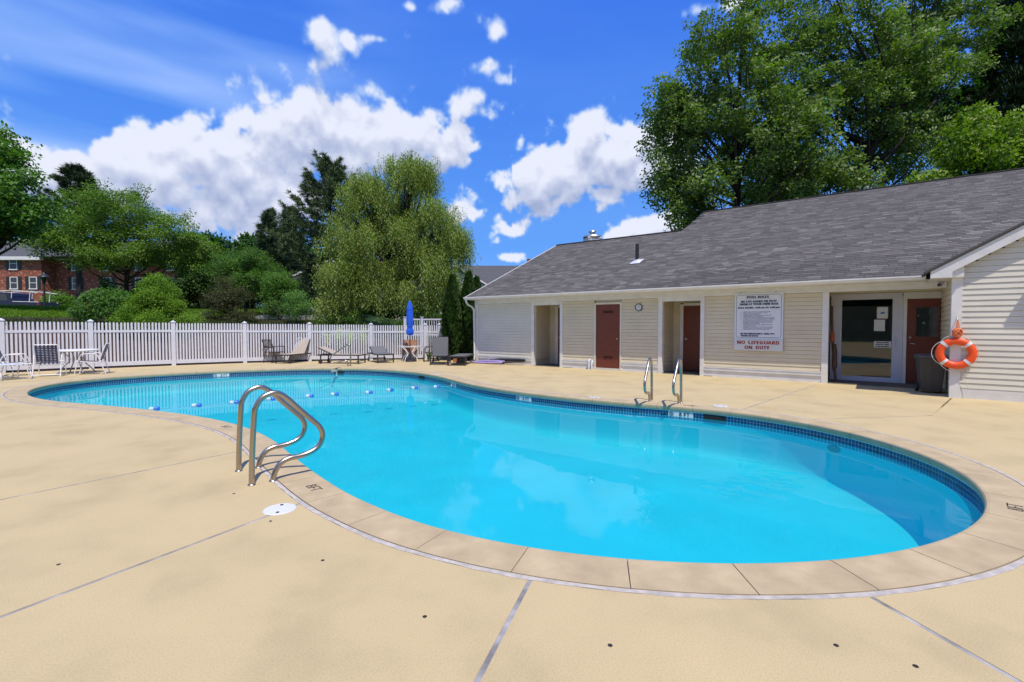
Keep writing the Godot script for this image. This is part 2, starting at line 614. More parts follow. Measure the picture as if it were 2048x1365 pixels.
func build_deck() -> void:
	var joints := [
		[Vector2(-6.2, -0.95), Vector2(-4.12, -3.86), Vector2(-3.07, -5.33), Vector2(-2.6, -6.0)],
		[Vector2(-3.4, -0.5), Vector2(-2.46, -2.29), Vector2(-1.67, -3.77), Vector2(-1.2, -4.6)],
		[Vector2(-0.6, -0.35), Vector2(-0.14, -1.86), Vector2(0.11, -2.66), Vector2(0.3, -3.3)],
		[Vector2(2.35, -0.4), Vector2(2.0, -1.85), Vector2(1.85, -2.48), Vector2(1.7, -3.1)],
		[Vector2(3.9, -10.05), Vector2(4.94, -9.17), Vector2(5.37, -8.73), Vector2(6.54, -7.51), Vector2(7.32, -6.75), Vector2(10.2, -3.9)],
		[Vector2(3.3, -7.5), Vector2(4.95, -9.18), Vector2(7.24, -11.48)],
		[Vector2(6.54, -7.51), Vector2(8.53, -9.36)],
		[Vector2(4.0, -7.15), Vector2(6.54, -7.51)],
		[Vector2(-12.6, -7.6), Vector2(-10.3, -8.7), Vector2(-9.2, -9.35)],
	]
	var disc := PackedVector2Array()
	for i in 120: disc.append(Vector2.from_angle(TAU * i / 120.0) * 20.85)
	var hole := PackedVector2Array()
	for i in range(0, ring.size(), 4): hole.append(ring_at(i, 0.385))
	var seam := Vector2(0.11, -2.66)
	var dir := Vector2(0.28, -0.96).normalized()
	var slabs: Array[PackedVector2Array] = []
	for sgn in [-1.0, 1.0]:
		var side: Vector2 = Vector2(-dir.y, dir.x) * 60.0 * sgn
		var half := PackedVector2Array([seam - dir * 60, seam + dir * 60, seam + dir * 60 + side, seam - dir * 60 + side])
		for p in Geometry2D.intersect_polygons(disc, half):
			for q in Geometry2D.clip_polygons(p, hole): slabs.append(q)
	var fills: Array = []
	for j in joints:
		var cut := strip(j, 0.026)
		var next: Array[PackedVector2Array] = []
		for p in slabs:
			for q in Geometry2D.clip_polygons(p, cut): next.append(q)
		slabs = next
		for q in Geometry2D.clip_polygons(strip(j, 0.030), hole): fills.append(q)
	var root := Node3D.new()
	root.name = "pool_deck"
	add_child(root)
	structure(root)
	for p in slabs:
		if p.size() < 3 or Geometry2D.triangulate_polygon(p).is_empty(): continue
		obj("concrete_slab", MB.new().prism(p, -0.14, 0.0), mats.deck, root)
	for p in fills:
		if Geometry2D.triangulate_polygon(p).is_empty(): continue
		obj("joint_filler", MB.new().prism(p, -0.1, -0.0025), mats.joint, root)
	var outer := MB.new()
	for i in ring.size():
		var wob := 0.004 * sin(i * 0.37) + 0.003 * sin(i * 1.31)
		var wob2 := 0.004 * sin((i + 1) * 0.37) + 0.003 * sin((i + 1) * 1.31)
		var a := ring_at(i, 0.350); var b := ring_at(i + 1, 0.350)
		var c := ring_at(i + 1, 0.386 + wob2); var d := ring_at(i, 0.386 + wob)
		outer.quad(Vector3(a.x, 0.0035, a.y), Vector3(b.x, 0.0035, b.y), Vector3(c.x, 0.0035, c.y), Vector3(d.x, 0.0035, d.y), Vector3.UP)
		outer.quad(Vector3(a.x, -0.1, a.y), Vector3(b.x, -0.1, b.y), Vector3(b.x, 0.0035, b.y), Vector3(a.x, 0.0035, a.y), Vector3(-ring_out[i].x, 0, -ring_out[i].y))
		outer.quad(Vector3(d.x, -0.1, d.y), Vector3(c.x, -0.1, c.y), Vector3(c.x, 0.0035, c.y), Vector3(d.x, 0.0035, d.y), Vector3(ring_out[i].x, 0, ring_out[i].y))
	obj("sealant_line", outer, mats.sealant, root)
	# small dark plugs set flush in the concrete
	for p in [Vector2(-0.42, -2.29), Vector2(0.43, -2.08), Vector2(1.42, -2.08), Vector2(1.66, -1.95), Vector2(-1.13, -2.85), Vector2(-1.73, -3.43), Vector2(-2.32, -4.0), Vector2(-2.66, -2.8), Vector2(4.82, -5.85)]:
		obj("deck_plug", MB.new().lathe([Vector2(0.011, -0.01), Vector2(0.011, 0.002), Vector2(0.0, 0.002)], 8), mats.dark_metal, root, Transform3D(Basis(), Vector3(p.x, 0, p.y)))


func pool_depth(x: float, z: float) -> float:
	var q := (Vector2(x, z) - Vector2(-4.3, -10.9)).dot(Vector2(0.62, 0.785))
	if q < 0.0: return lerpf(0.42, 0.5, clampf((q + 6.0) / 6.0, 0.0, 1.0))
	return lerpf(0.5, 0.60, smoothstep(0.0, 4.0, q))


func build_pool() -> void:
	var pool := Node3D.new()
	pool.name = "swimming_pool"
	add_child(pool)
	structure(pool)
	var count := ring.size()
	# coping stones, joints four millimetres wide
	var first := ring_near(Vector2(0.68, -2.87))
	var profile: Array[Vector2] = [Vector2(0.34, -0.1), Vector2(0.34, 0.004), Vector2(0.03, 0.008), Vector2(0.012, 0.004), Vector2(0.002, -0.008), Vector2(0.0, -0.03), Vector2(0.004, -0.062), Vector2(0.02, -0.075), Vector2(0.06, -0.078)]
	for s in 72:
		var st := MB.new()
		var cut: Array = []
		for k in 13:
			var i := first + s * 12 + k
			var shift := 0.06 if k == 0 else (-0.06 if k == 12 else 0.0)
			var a := ring_at(i, 0.0)
			var b := ring_at(i + 1, 0.0) if shift >= 0.0 else ring_at(i - 1, 0.0)
			var base := a.lerp(b, absf(shift))
			var o := ring_out[posmod(i, count)]
			var row: Array = []
			for p in profile: row.append(Vector3(base.x + o.x * p.x, p.y, base.y + o.y * p.x))
			cut.append(row)
		for k in 12:
			var o := ring_out[posmod(first + s * 12 + k, count)]
			var mid: Vector3 = cut[k][0] + Vector3(-o.x * 0.17, 0.03, -o.y * 0.17)
			for j in profile.size() - 1: st.face(cut[k][j], cut[k + 1][j], cut[k + 1][j + 1], cut[k][j + 1], mid)
		for e in [0, 12]:
			var t: Vector3 = (cut[e][1] - cut[6][1]).normalized()
			for j in range(1, profile.size() - 1): st.tri(cut[e][0], cut[e][j], cut[e][j + 1], t, t, t)
		obj("coping_stone", st, mats.coping, pool)
	var bed := MB.new()
	for i in count:
		var a := ring_at(i, 0.02); var b := ring_at(i + 1, 0.02); var c := ring_at(i + 1, 0.345); var d := ring_at(i, 0.345)
		bed.quad(Vector3(a.x, -0.008, a.y), Vector3(b.x, -0.008, b.y), Vector3(c.x, -0.008, c.y), Vector3(d.x, -0.008, d.y), Vector3.UP)
	obj("mortar_bed", bed, mats.joint, pool)
	# grout band with the tiles standing one and a half millimetres proud of it
	var grout := MB.new()
	var lip := MB.new()
	for i in count:
		var o := ring_out[i]
		var inward := Vector3(-o.x, 0, -o.y)
		var a := ring_at(i, 0.03); var b := ring_at(i + 1, 0.03)
		grout.quad(Vector3(a.x, -0.26, a.y), Vector3(b.x, -0.26, b.y), Vector3(b.x, -0.07, b.y), Vector3(a.x, -0.07, a.y), inward)
		var c := ring_at(i, 0.024); var d := ring_at(i + 1, 0.024)
		lip.quad(Vector3(c.x, -0.087, c.y), Vector3(d.x, -0.087, d.y), Vector3(d.x, -0.0775, d.y), Vector3(c.x, -0.0775, c.y), inward)
		lip.quad(Vector3(c.x, -0.087, c.y), Vector3(d.x, -0.087, d.y), Vector3(b.x, -0.087, b.y), Vector3(a.x, -0.087, a.y), Vector3.DOWN)
	obj("grout_bed", grout, mats.grout, pool)
	obj("grout_line", lip, mats.grout, pool)
	var tiles := MB.new()
	var rng := RandomNumberGenerator.new()
	rng.seed = 5
	var each := count   # one tile to a ring step: five centimetres
	for i in each:
		var o := ring_out[i]
		var inward := Vector3(-o.x, 0, -o.y)
		var a := ring_at(i, 0.0285); var b := ring_at(i + 1, 0.0285)
		var g := (b - a) * 0.05
		a += g; b -= g
		for r in 3:
			var y1 := -0.089 - r * 0.047
			var y0 := y1 - 0.0435
			var k := rng.randf_range(0.65, 1.35)
			tiles.tint(Color(0.008 * k, 0.050 * k, 0.155 * k))
			tiles.quad(Vector3(a.x, y0, a.y), Vector3(b.x, y0, b.y), Vector3(b.x, y1, b.y), Vector3(a.x, y1, a.y), inward)
	stuff(obj("tile_band", tiles, mats.tile, pool))
	# walls, cove and floor
	var shell := MB.new()
	var levels := [[0.0, 0.03], [0.4, 0.02], [0.68, 0.0], [0.85, -0.03], [0.95, -0.08], [1.0, -0.16]]
	var rows: Array = []
	for l in levels:
		var row: Array = []
		for i in range(0, count, 4):
			var p := ring_at(i, l[1])
			var in_ := ring_at(i, -0.16)
			var dep := pool_depth(in_.x, in_.y)
			row.append(Vector3(p.x, lerpf(-0.235, -0.17 - dep, l[0]), p.y))
		rows.append(row)
	var m: int = rows[0].size()
	for j in rows.size() - 1:
		for i in m:
			var k := (i + 1) % m
			var quadn: Array = []
			for e in [[j, i], [j, k], [j + 1, k], [j + 1, i]]:
				var jj: int = e[0]
				var ii: int = e[1]
				var dv: Vector3 = rows[mini(jj + 1, rows.size() - 1)][ii] - rows[maxi(jj - 1, 0)][ii]
				var du: Vector3 = rows[jj][(ii + 1) % m] - rows[jj][(ii + m - 1) % m]
				var nn := du.cross(dv).normalized()
				var o := ring_out[ii * 4]
				if nn.dot(Vector3(-o.x, 0.4, -o.y)) < 0: nn = -nn
				quadn.append(nn)
			shell.tri(rows[j][i], rows[j][k], rows[j + 1][k], quadn[0], quadn[1], quadn[2])
			shell.tri(rows[j][i], rows[j + 1][k], rows[j + 1][i], quadn[0], quadn[2], quadn[3])
	obj("pool_wall", shell, mats.plaster, pool)
	var edge := PackedVector2Array()
	for i in range(0, count, 4): edge.append(ring_at(i, -0.16))
	var pts := edge.duplicate()
	for ix in range(-24, 12):
		for iz in range(-34, -4):
			var p := Vector2(ix * 0.5, iz * 0.5)
			if Geometry2D.is_point_in_polygon(p, edge): pts.append(p)
	var floor_ := MB.new()
	var t := Geometry2D.triangulate_delaunay(pts)
	for i in range(0, t.size(), 3):
		var mid := (pts[t[i]] + pts[t[i + 1]] + pts[t[i + 2]]) / 3.0
		if not Geometry2D.is_point_in_polygon(mid, edge): continue
		var p3: Array = []
		var n3: Array = []
		for k in 3:
			var p := pts[t[i + k]]
			p3.append(Vector3(p.x, -0.17 - pool_depth(p.x, p.y), p.y))
			n3.append(Vector3(pool_depth(p.x + 0.1, p.y) - pool_depth(p.x - 0.1, p.y), 0.2, pool_depth(p.x, p.y + 0.1) - pool_depth(p.x, p.y - 0.1)).normalized())
		floor_.tri(p3[0], p3[1], p3[2], n3[0], n3[1], n3[2])
	obj("pool_floor", floor_, mats.plaster, pool)
	# water: flat, with a patch of small waves over the return jet
	var wp := PackedVector2Array()
	var rim := PackedVector2Array()
	for i in range(0, count, 4): rim.append(ring_at(i, 0.027))
	wp.append_array(rim)
	for ix in range(-48, 24):
		for iz in range(-68, -8):
			var p := Vector2(ix * 0.25, iz * 0.25)
			if Geometry2D.is_point_in_polygon(p, rim): wp.append(p)
	var centre := Vector2(2.55, -4.85)
	for ix in range(-34, 35):
		for iz in range(-34, 35):
			var p := centre + Vector2(ix * 0.034, iz * 0.034 + 0.003)
			if wave_mask(p) > 0.001: wp.append(p)
	var waves := FastNoiseLite.new()
	waves.seed = 3
	waves.frequency = 4.0
	waves.fractal_octaves = 3
	var water := MB.new()
	t = Geometry2D.triangulate_delaunay(wp)
	for i in range(0, t.size(), 3):
		var mid := (wp[t[i]] + wp[t[i + 1]] + wp[t[i + 2]]) / 3.0
		if not Geometry2D.is_point_in_polygon(mid, rim): continue
		var p3: Array = []
		var n3: Array = []
		for k in 3:
			var p := wp[t[i + k]]
			p3.append(Vector3(p.x, WATER + wave(waves, p), p.y))
			n3.append(Vector3(wave(waves, p - Vector2(0.01, 0)) - wave(waves, p + Vector2(0.01, 0)), 0.02, wave(waves, p - Vector2(0, 0.01)) - wave(waves, p + Vector2(0, 0.01))).normalized())
		water.tri(p3[0], p3[1], p3[2], n3[0], n3[1], n3[2])
	structure(obj("pool_water", water, mats.water))


func wave_mask(p: Vector2) -> float:
	var d := (p - Vector2(2.55, -4.85)).rotated(deg_to_rad(32.0)) / Vector2(0.95, 0.34)
	return clampf(1.0 - d.length(), 0.0, 1.0)


func wave(f: FastNoiseLite, p: Vector2) -> float:
	var k := wave_mask(p)
	return 0.0 if k <= 0.0 else f.get_noise_2d(p.x, p.y) * 0.02 * k


# ------------------------------------------------------------------ pool house; s along the front, t into the house
func lb(s0: float, s1: float, y0: float, y1: float, t0: float, t1: float, m: MB = null) -> MB:
	if m == null: m = MB.new()
	return m.span(Vector3(s0, y0, -t1), Vector3(s1, y1, -t0))


func clapboard(length: float, rise := 0.1) -> MB:   # along x from 0, facing +z, thick edge below
	var m := MB.new()
	var p := PackedVector2Array([Vector2(0.0, 0.008), Vector2(0.023, 0.006), Vector2(0.0225, 0.012), Vector2(0.010, rise), Vector2(0.0, rise + 0.003)])
	for i in 5:
		var a := p[i]; var b := p[(i + 1) % 5]
		m.face(Vector3(0, a.y, a.x), Vector3(length, a.y, a.x), Vector3(length, b.y, b.x), Vector3(0, b.y, b.x), Vector3(length * 0.5, rise * 0.5, 0.006))
	return m


func siding(parent: Node, called: String, s0: float, s1: float, y0: float, y1: float, t: float, m: Material, rise := 0.1) -> void:
	var panel := obj(called, lb(s0, s1, y0, y1, t, t + 0.05), m, parent)
	var b := clapboard(s1 - s0, rise).mesh()
	var k := int((y1 - y0) / rise)
	for i in k: obj("siding_board", b, m, panel, Transform3D(Basis(), Vector3(s0, y0 + i * (y1 - y0) / k, -t)))


func roof_y(t: float) -> float:
	return 2.47 + 0.43 * (t + 0.42)


func build_pool_house() -> void:
	var h := thing("pool_house", "long low cream clapboard pool house with grey shingle roof and red doors", "building", FACADE_AT, FACADE)
	var pale: Material = mats.siding_pale
	var cream: Material = mats.siding
	var white: Material = mats.white_paint
	# siding between the posts
	siding(h, "siding_panel", 0.2, 2.66, 0.27, 2.21, 0.0, pale)
	siding(h, "siding_panel", 3.936, 5.11, 0.27, 2.21, 0.0, cream)
	siding(h, "siding_panel", 6.05, 7.21, 0.27, 2.21, 0.0, cream)
	siding(h, "siding_panel", 8.52, 11.29, 0.27, 2.21, 0.0, cream)
	for r in [[0.2, 2.66], [3.936, 5.11], [6.05, 7.21], [8.52, 11.29]]:
		var m := lb(r[0], r[1], 0.0, 0.17, -0.02, 0.05)
		lb(r[0], r[1], 0.17, 0.20, -0.045, 0.05, m)
		lb(r[0], r[1], 0.20, 0.245, -0.012, 0.05, m)
		lb(r[0], r[1], 0.245, 0.27, -0.035, 0.05, m)
		obj("base_trim", m, white, h)
	for r in [[0.08, 0.2], [2.66, 2.775], [3.83, 3.936], [7.21, 7.33], [8.41, 8.52], [11.29, 11.42]]:
		obj("post", lb(r[0], r[1], 0.0, 2.215, -0.035, 0.12), white, h)
	obj("frieze", lb(0.08, 13.55, 2.215, 2.375, -0.03, 0.06), white, h)
	for r in [[2.775, 3.83], [7.33, 8.41]]: obj("header", lb(r[0], r[1], 2.11, 2.215, -0.02, 0.06), white, h)
	obj("soffit", lb(-0.1, 13.5, 2.377, 2.395, -0.42, 0.06), white, h)
	# walls that close the house
	var w := lb(0.02, 2.70, 0.0, 2.4, 0.055, 0.2)
	lb(3.9, 5.1, 0.0, 2.4, 0.055, 0.2, w); lb(5.1, 6.06, 2.13, 2.4, 0.055, 0.2, w); lb(5.1, 6.06, 0.0, 2.13, 0.13, 0.2, w)
	lb(6.06, 7.25, 0.0, 2.4, 0.055, 0.2, w); lb(8.48, 11.32, 0.0, 2.4, 0.055, 0.2, w)
	lb(2.6, 2.70, 0.0, 2.4, 0.2, 1.2, w); lb(4.3, 4.4, 0.0, 2.4, 0.2, 1.2, w)
	lb(7.15, 7.25, 0.0, 2.4, 0.2, 1.2, w); lb(8.75, 8.85, 0.0, 2.4, 0.2, 1.2, w); lb(11.25, 11.33, 0.0, 2.4, 0.2, 1.2, w)
	lb(2.7, 4.3, 2.24, 2.3, 0.06, 1.2, w); lb(7.25, 8.75, 2.24, 2.3, 0.06, 1.2, w); lb(11.33, 13.75, 2.30, 2.36, 0.06, 1.2, w)
	lb(2.7, 3.14, 0.0, 2.3, 1.04, 1.2, w); lb(3.14, 4.3, 2.12, 2.3, 1.04, 1.2, w)
	lb(7.25, 7.52, 0.0, 2.3, 1.04, 1.2, w); lb(7.52, 8.75, 2.1, 2.3, 1.04, 1.2, w)
	lb(11.3, 13.75, 2.17, 2.36, 1.02, 1.2, w)
	lb(24.0, 24.1, 0.0, 2.4, -1.2, 19.0, w); lb(5.9, 24.1, 0.0, 2.5, 18.9, 19.0, w); lb(0.02, 5.9, 0.0, 2.5, 12.7, 12.8, w)
	obj("wall", w, cream, h)
	var gable := MB.new().wall_prism(PackedVector2Array([Vector2(0, 0), Vector2(12.75, 0), Vector2(12.75, 2.45), Vector2(6.2, 5.2), Vector2(0.1, 2.4), Vector2(0, 2.4)]), 0.0, 0.1)
	obj("gable_wall", gable, pale, h, Transform3D(Basis(Vector3.UP, PI / 2), Vector3(0.0, 0, 0)))
	# alcoves
	for a in [[2.70, 1.2], [7.25, 1.2], [11.33, 1.2]]:
		var side := obj("alcove_wall", MB.new().span(Vector3(0, 0, -0.02), Vector3(0.9, 2.24, 0.0)), cream, h, Transform3D(Basis(Vector3.UP, PI / 2), Vector3(a[0] + 0.03, 0, -0.12)))
		var b := clapboard(0.9).mesh()
		for i in 19: obj("siding_board", b, cream, side, Transform3D(Basis(), Vector3(0, 0.22 + i * 0.105, 0)))
	for r in [[2.72, 4.3, -0.03, 1.2], [7.26, 8.75, -0.03, 1.2], [11.34, 13.6, -0.02, 1.3]]: obj("alcove_floor", lb(r[0], r[1], 0.0, 0.012, r[2], r[3]), mats.old_concrete, h)
	for d in [[3.02, 3.14, 2.10], [7.52, 7.62, 2.06]]:
		var m := lb(d[0], d[1], 0.0, d[2], 0.97, 1.05)
		lb(d[1], d[1] + 1.0, d[2] - 0.05, d[2] + 0.03, 0.97, 1.05, m)
		obj("door_frame", m, white, h)
	var d1 := obj("door", lb(3.14, 4.04, 0.04, 2.06, 1.0, 1.04), mats.red_door, h)
	obj("door_handle", MB.new().ball(Vector3(3.22, 0.98, -0.95), Vector3(0.03, 0.03, 0.03)), mats.galvanised, d1)
	var d2 := obj("door", lb(7.62, 8.52, 0.04, 2.02, 1.0, 1.04), mats.red_door, h)
	var lever := MB.new().tube([Vector3(7.70, 1.0, -1.0), Vector3(7.70, 1.0, -0.94), Vector3(7.80, 1.0, -0.93)], 0.012)
	lever.lathe([Vector2(0.04, 0), Vector2(0.04, 0.012), Vector2(0, 0.014)], 12, Transform3D(Basis(Vector3.RIGHT, PI / 2), Vector3(7.70, 1.0, -1.0)))
	obj("door_handle", lever, mats.galvanised, d2)
	obj("door_sign", lb(8.14, 8.26, 1.38, 1.58, 0.992, 0.999), mats.black_plastic, d2)
	var fig := MB.new().ball(Vector3(8.20, 1.545, -0.990), Vector3(0.014, 0.014, 0.002)).span(Vector3(8.18, 1.47, -0.991), Vector3(8.22, 1.525, -0.989))
	fig.span(Vector3(8.185, 1.41, -0.991), Vector3(8.197, 1.47, -0.989)).span(Vector3(8.203, 1.41, -0.991), Vector3(8.215, 1.47, -0.989))
	obj("door_symbol", fig, mats.marker_white, d2)
	# store room door with two louvres
	var fr := lb(5.11, 5.165, 0.05, 2.13, -0.03, 0.12)
	lb(5.995, 6.05, 0.05, 2.13, -0.03, 0.12, fr); lb(5.165, 5.995, 2.075, 2.13, -0.03, 0.12, fr)
	obj("door_frame", fr, mats.siding_pale, h)
	obj("threshold", lb(5.09, 6.07, 0.0, 0.06, -0.06, 0.12), mats.siding_pale, h)
	var d3 := obj("door", lb(5.17, 5.99, 0.07, 2.07, 0.0, 0.045), mats.red_door, h)
	obj("door_handle", MB.new().ball(Vector3(5.92, 1.0, 0.05), Vector3(0.032, 0.032, 0.032)).lathe([Vector2(0.035, 0), Vector2(0.03, 0.012), Vector2(0.012, 0.04)], 12, Transform3D(Basis(Vector3.RIGHT, PI / 2), Vector3(5.92, 1.0, 0.0))), mats.brass, d3)
	for y in [0.36, 1.80]:
		obj("vent", lb(5.42, 5.74, y, y + 0.075, -0.004, 0.01), mats.dark_void, d3)
		for i in 3: obj("vent_slat", MB.new().box(Vector3(5.58, y + 0.013 + i * 0.025, 0.007), Vector3(0.32, 0.004, 0.018), Basis(Vector3.RIGHT, 0.6)), mats.red_door, d3)
	# glass door and the red door beside it
	var slide := Node3D.new()
	slide.name = "glass_door"
	h.add_child(slide, true)
	var f := lb(11.40, 11.505, 0.0, 2.2, 0.98, 1.06)
	lb(11.505, 12.84, 2.14, 2.2, 0.98, 1.06, f); lb(11.505, 12.84, 0.012, 0.05, 0.96, 1.06, f); lb(12.77, 12.86, 0.0, 2.14, 0.97, 1.06, f)
	obj("door_frame", f, mats.vinyl, slide)
	var sash := lb(11.505, 11.635, 0.05, 2.14, 0.99, 1.03)
	lb(12.655, 12.77, 0.05, 2.14, 0.99, 1.03, sash); lb(11.635, 12.655, 0.05, 0.125, 0.99, 1.03, sash); lb(11.635, 12.655, 2.055, 2.14, 0.99, 1.03, sash)
	obj("sash", sash, mats.vinyl, slide)
	obj("pane", lb(11.63, 12.66, 0.12, 2.06, 1.008, 1.012), mats.glass, slide)
	obj("door_handle", lb(12.69, 12.715, 0.9, 1.15, 0.955, 0.992), mats.vinyl, slide)
	var cas := lb(12.862, 12.93, 0.0, 2.1, 0.98, 1.06)
	lb(12.93, 13.62, 2.045, 2.1, 0.98, 1.06, cas); lb(12.862, 13.7, 2.1, 2.2, 0.985, 1.06, cas); lb(13.60, 13.70, 0.0, 2.045, 0.98, 1.06, cas)
	obj("door_frame", cas, white, h)
	var d4m := lb(12.93, 13.08, 0.03, 2.045, 1.0, 1.04)
	lb(13.52, 13.6, 0.03, 2.045, 1.0, 1.04, d4m); lb(13.08, 13.52, 0.03, 1.12, 1.0, 1.04, d4m); lb(13.08, 13.52, 1.86, 2.045, 1.0, 1.04, d4m)
	var d4 := obj("door", d4m, mats.red_door, h)
	var wf := lb(13.06, 13.10, 1.10, 1.88, 0.985, 1.05)
	lb(13.50, 13.54, 1.10, 1.88, 0.985, 1.05, wf); lb(13.10, 13.50, 1.10, 1.14, 0.985, 1.05, wf); lb(13.10, 13.50, 1.84, 1.88, 0.985, 1.05, wf)
	obj("window_frame", wf, mats.red_door, d4)
	obj("pane", lb(13.09, 13.51, 1.13, 1.85, 1.015, 1.02), mats.glass, d4)
	var lv := MB.new().tube([Vector3(13.0, 0.98, -1.0), Vector3(13.0, 0.98, -0.94), Vector3(13.09, 0.97, -0.93)], 0.012)
	lv.ball(Vector3(13.0, 1.12, -0.99), Vector3(0.03, 0.03, 0.02))
	obj("door_handle", lv, mats.galvanised, d4)
	# gutter and downspout
	var gut := MB.new()
	var gp := PackedVector2Array([Vector2(0.0, 0.0), Vector2(0.075, 0.0), Vector2(0.10, 0.04), Vector2(0.115, 0.055), Vector2(0.115, 0.085), Vector2(0.105, 0.085), Vector2(0.10, 0.06), Vector2(0.0, 0.02)])
	gut.wall_prism(gp, 0.0, 13.28)
	obj("gutter", gut, white, h, Transform3D(Basis(Vector3.UP, -PI / 2), Vector3(13.17, 2.385, 0.42)))
	var sp := MB.new().tube([Vector3(-0.02, 2.38, 0.47), Vector3(-0.02, 2.28, 0.46), Vector3(-0.01, 2.2, 0.38), Vector3(0.03, 2.12, 0.2), Vector3(0.05, 2.0, 0.10), Vector3(0.05, 1.0, 0.08), Vector3(0.05, 0.2, 0.08), Vector3(0.04, 0.1, 0.12), Vector3(0.02, 0.05, 0.24)], 0.04, 6)
	obj("downspout", sp, white, h)
	# wing with its gable end towards the pool
	var z := 1.33
	obj("corner_post", lb(13.51, 13.665, 0.0, 2.34, -1.36, -1.2), white, h)
	siding_wing(h, cream)
	obj("base_trim", lb(13.665, 19.6, 0.0, 0.19, -1.35, -1.25), white, h)
	var rake := MB.new()
	for sgn in [1.0, -1.0]:
		var poly := PackedVector2Array()
		for p in [Vector2(13.18, 2.46), Vector2(16.65, 4.54), Vector2(16.65, 4.33), Vector2(13.5, 2.44), Vector2(13.5, 2.33), Vector2(13.18, 2.33)]:
			poly.append(p if sgn > 0 else Vector2(33.3 - p.x, p.y))
		rake.wall_prism(poly, 1.45, 1.49)
	rake.wall_prism(PackedVector2Array([Vector2(13.19, 2.335), Vector2(13.67, 2.335), Vector2(13.67, 2.70), Vector2(13.19, 2.42)]), 1.33, 1.447)
	for sgn in [1.0, -1.0]:
		var poly := PackedVector2Array()
		for p in [Vector2(13.2, 2.42), Vector2(16.65, 4.49), Vector2(16.65, 4.45), Vector2(13.2, 2.38)]:
			poly.append(p if sgn > 0 else Vector2(33.3 - p.x, p.y))
		rake.wall_prism(poly, 1.3, 1.45)
	obj("rake_board", rake, white, h)
	lb(13.55, 13.62, 0.0, 2.38, -1.2, 1.0)
	var side_wall := obj("side_wall", lb(13.56, 13.63, 0.0, 2.38, -1.2, 0.98), cream, h)
	var sb := clapboard(2.1).mesh()
	for i in 21: obj("siding_board", sb, cream, side_wall, Transform3D(Basis(Vector3.UP, -PI / 2), Vector3(13.56, 0.05 + i * 0.105, -0.95)))
	var wr := MB.new()
	for sgn in [1.0, -1.0]:
		var poly := PackedVector2Array()
		for p in [Vector2(13.1, 2.425), Vector2(16.65, 4.555), Vector2(16.65, 4.605), Vector2(13.1, 2.475)]:
			poly.append(p if sgn > 0 else Vector2(33.3 - p.x, p.y))
		wr.wall_prism(poly, -5.5, 1.52)
	obj("wing_roof", wr, mats.shingle_1, h)
	obj("soffit", lb(13.2, 13.56, 2.335, 2.35, -1.3, 0.4), white, h)
	# main roof: deck, then every shingle
	var deck := MB.new()
	deck.wall_prism(PackedVector2Array([Vector2(-0.42, 2.39), Vector2(-0.42, 2.445), Vector2(6.2, roof_y(6.2) - 0.02), Vector2(12.9, 2.45), Vector2(12.9, 2.39), Vector2(6.2, roof_y(6.2) - 0.09)]), -0.12, 5.88)
	deck.wall_prism(PackedVector2Array([Vector2(-0.42, 2.39), Vector2(-0.42, 2.445), Vector2(9.3, roof_y(9.3) - 0.02), Vector2(19.1, 2.45), Vector2(19.1, 2.39), Vector2(9.3, roof_y(9.3) - 0.09)]), 5.88, 24.2)
	deck.wall_prism(PackedVector2Array([Vector2(0.2, 2.5), Vector2(9.3, roof_y(9.3) - 0.1), Vector2(18.8, 2.5)]), 5.9, 6.0)
	var roof := obj("roof", deck, mats.roof_under, h)

	roof.transform = Transform3D(Basis(Vector3(0, 0, -1), Vector3.UP, Vector3(1, 0, 0)), Vector3.ZERO)
	shingles(h)
	obj("ridge_cap", MB.new().bar(Vector3(-0.14, roof_y(6.2) + 0.0, -6.2), Vector3(5.9, roof_y(6.2) + 0.0, -6.2), 0.2, 0.03), mats.shingle_0, h)
	obj("ridge_cap", MB.new().bar(Vector3(5.86, roof_y(9.3) + 0.0, -9.3), Vector3(24.1, roof_y(9.3) + 0.0, -9.3), 0.2, 0.03), mats.shingle_0, h)
	var rk := MB.new().bar(Vector3(-0.135, 2.41, 0.42), Vector3(-0.135, roof_y(6.2) - 0.05, -6.2), 0.025, 0.13)
	obj("rake_board", rk, white, h)
	var vent := MB.new().lathe([Vector2(0.062, -0.1), Vector2(0.062, 0.62), Vector2(0.052, 0.62), Vector2(0.052, 0.3)], 14, Transform3D(Basis(), Vector3(5.55, roof_y(2.35), -2.35)))
	var vp := obj("vent_pipe", vent, mats.black_plastic, h)
	var fl := MB.new().lathe([Vector2(0.16, 0.01), Vector2(0.075, 0.06), Vector2(0.064, 0.09)], 14, Transform3D(Basis(Vector3.RIGHT, atan(0.43)), Vector3(5.55, roof_y(2.35) + 0.01, -2.35)))
	fl.bar(Vector3(5.55, roof_y(2.1) + 0.018, -2.1), Vector3(5.55, roof_y(2.55) + 0.018, -2.55), 0.36, 0.008)
	obj("vent_flashing", fl, mats.vinyl, vp)


func siding_wing(h: Node3D, m: Material) -> void:
	var poly := PackedVector2Array([Vector2(13.66, 0.0), Vector2(19.64, 0.0), Vector2(19.64, 2.5), Vector2(16.65, 4.3), Vector2(13.66, 2.5)])
	var wall := obj("gable_end", MB.new().wall_prism(poly, 1.2, 1.33), mats.siding_pale, h)
	var rise := 0.106
	for i in 38:
		var y := 0.19 + i * rise
		var s0 := 13.665 if y < 2.45 else 13.67 + (y - 2.45) / 0.6 - 0.10
		if s0 > 16.5: break
		obj("siding_board", clapboard(33.3 - 2.0 * s0, rise), mats.siding_pale, wall, Transform3D(Basis(), Vector3(s0, y, 1.332)))


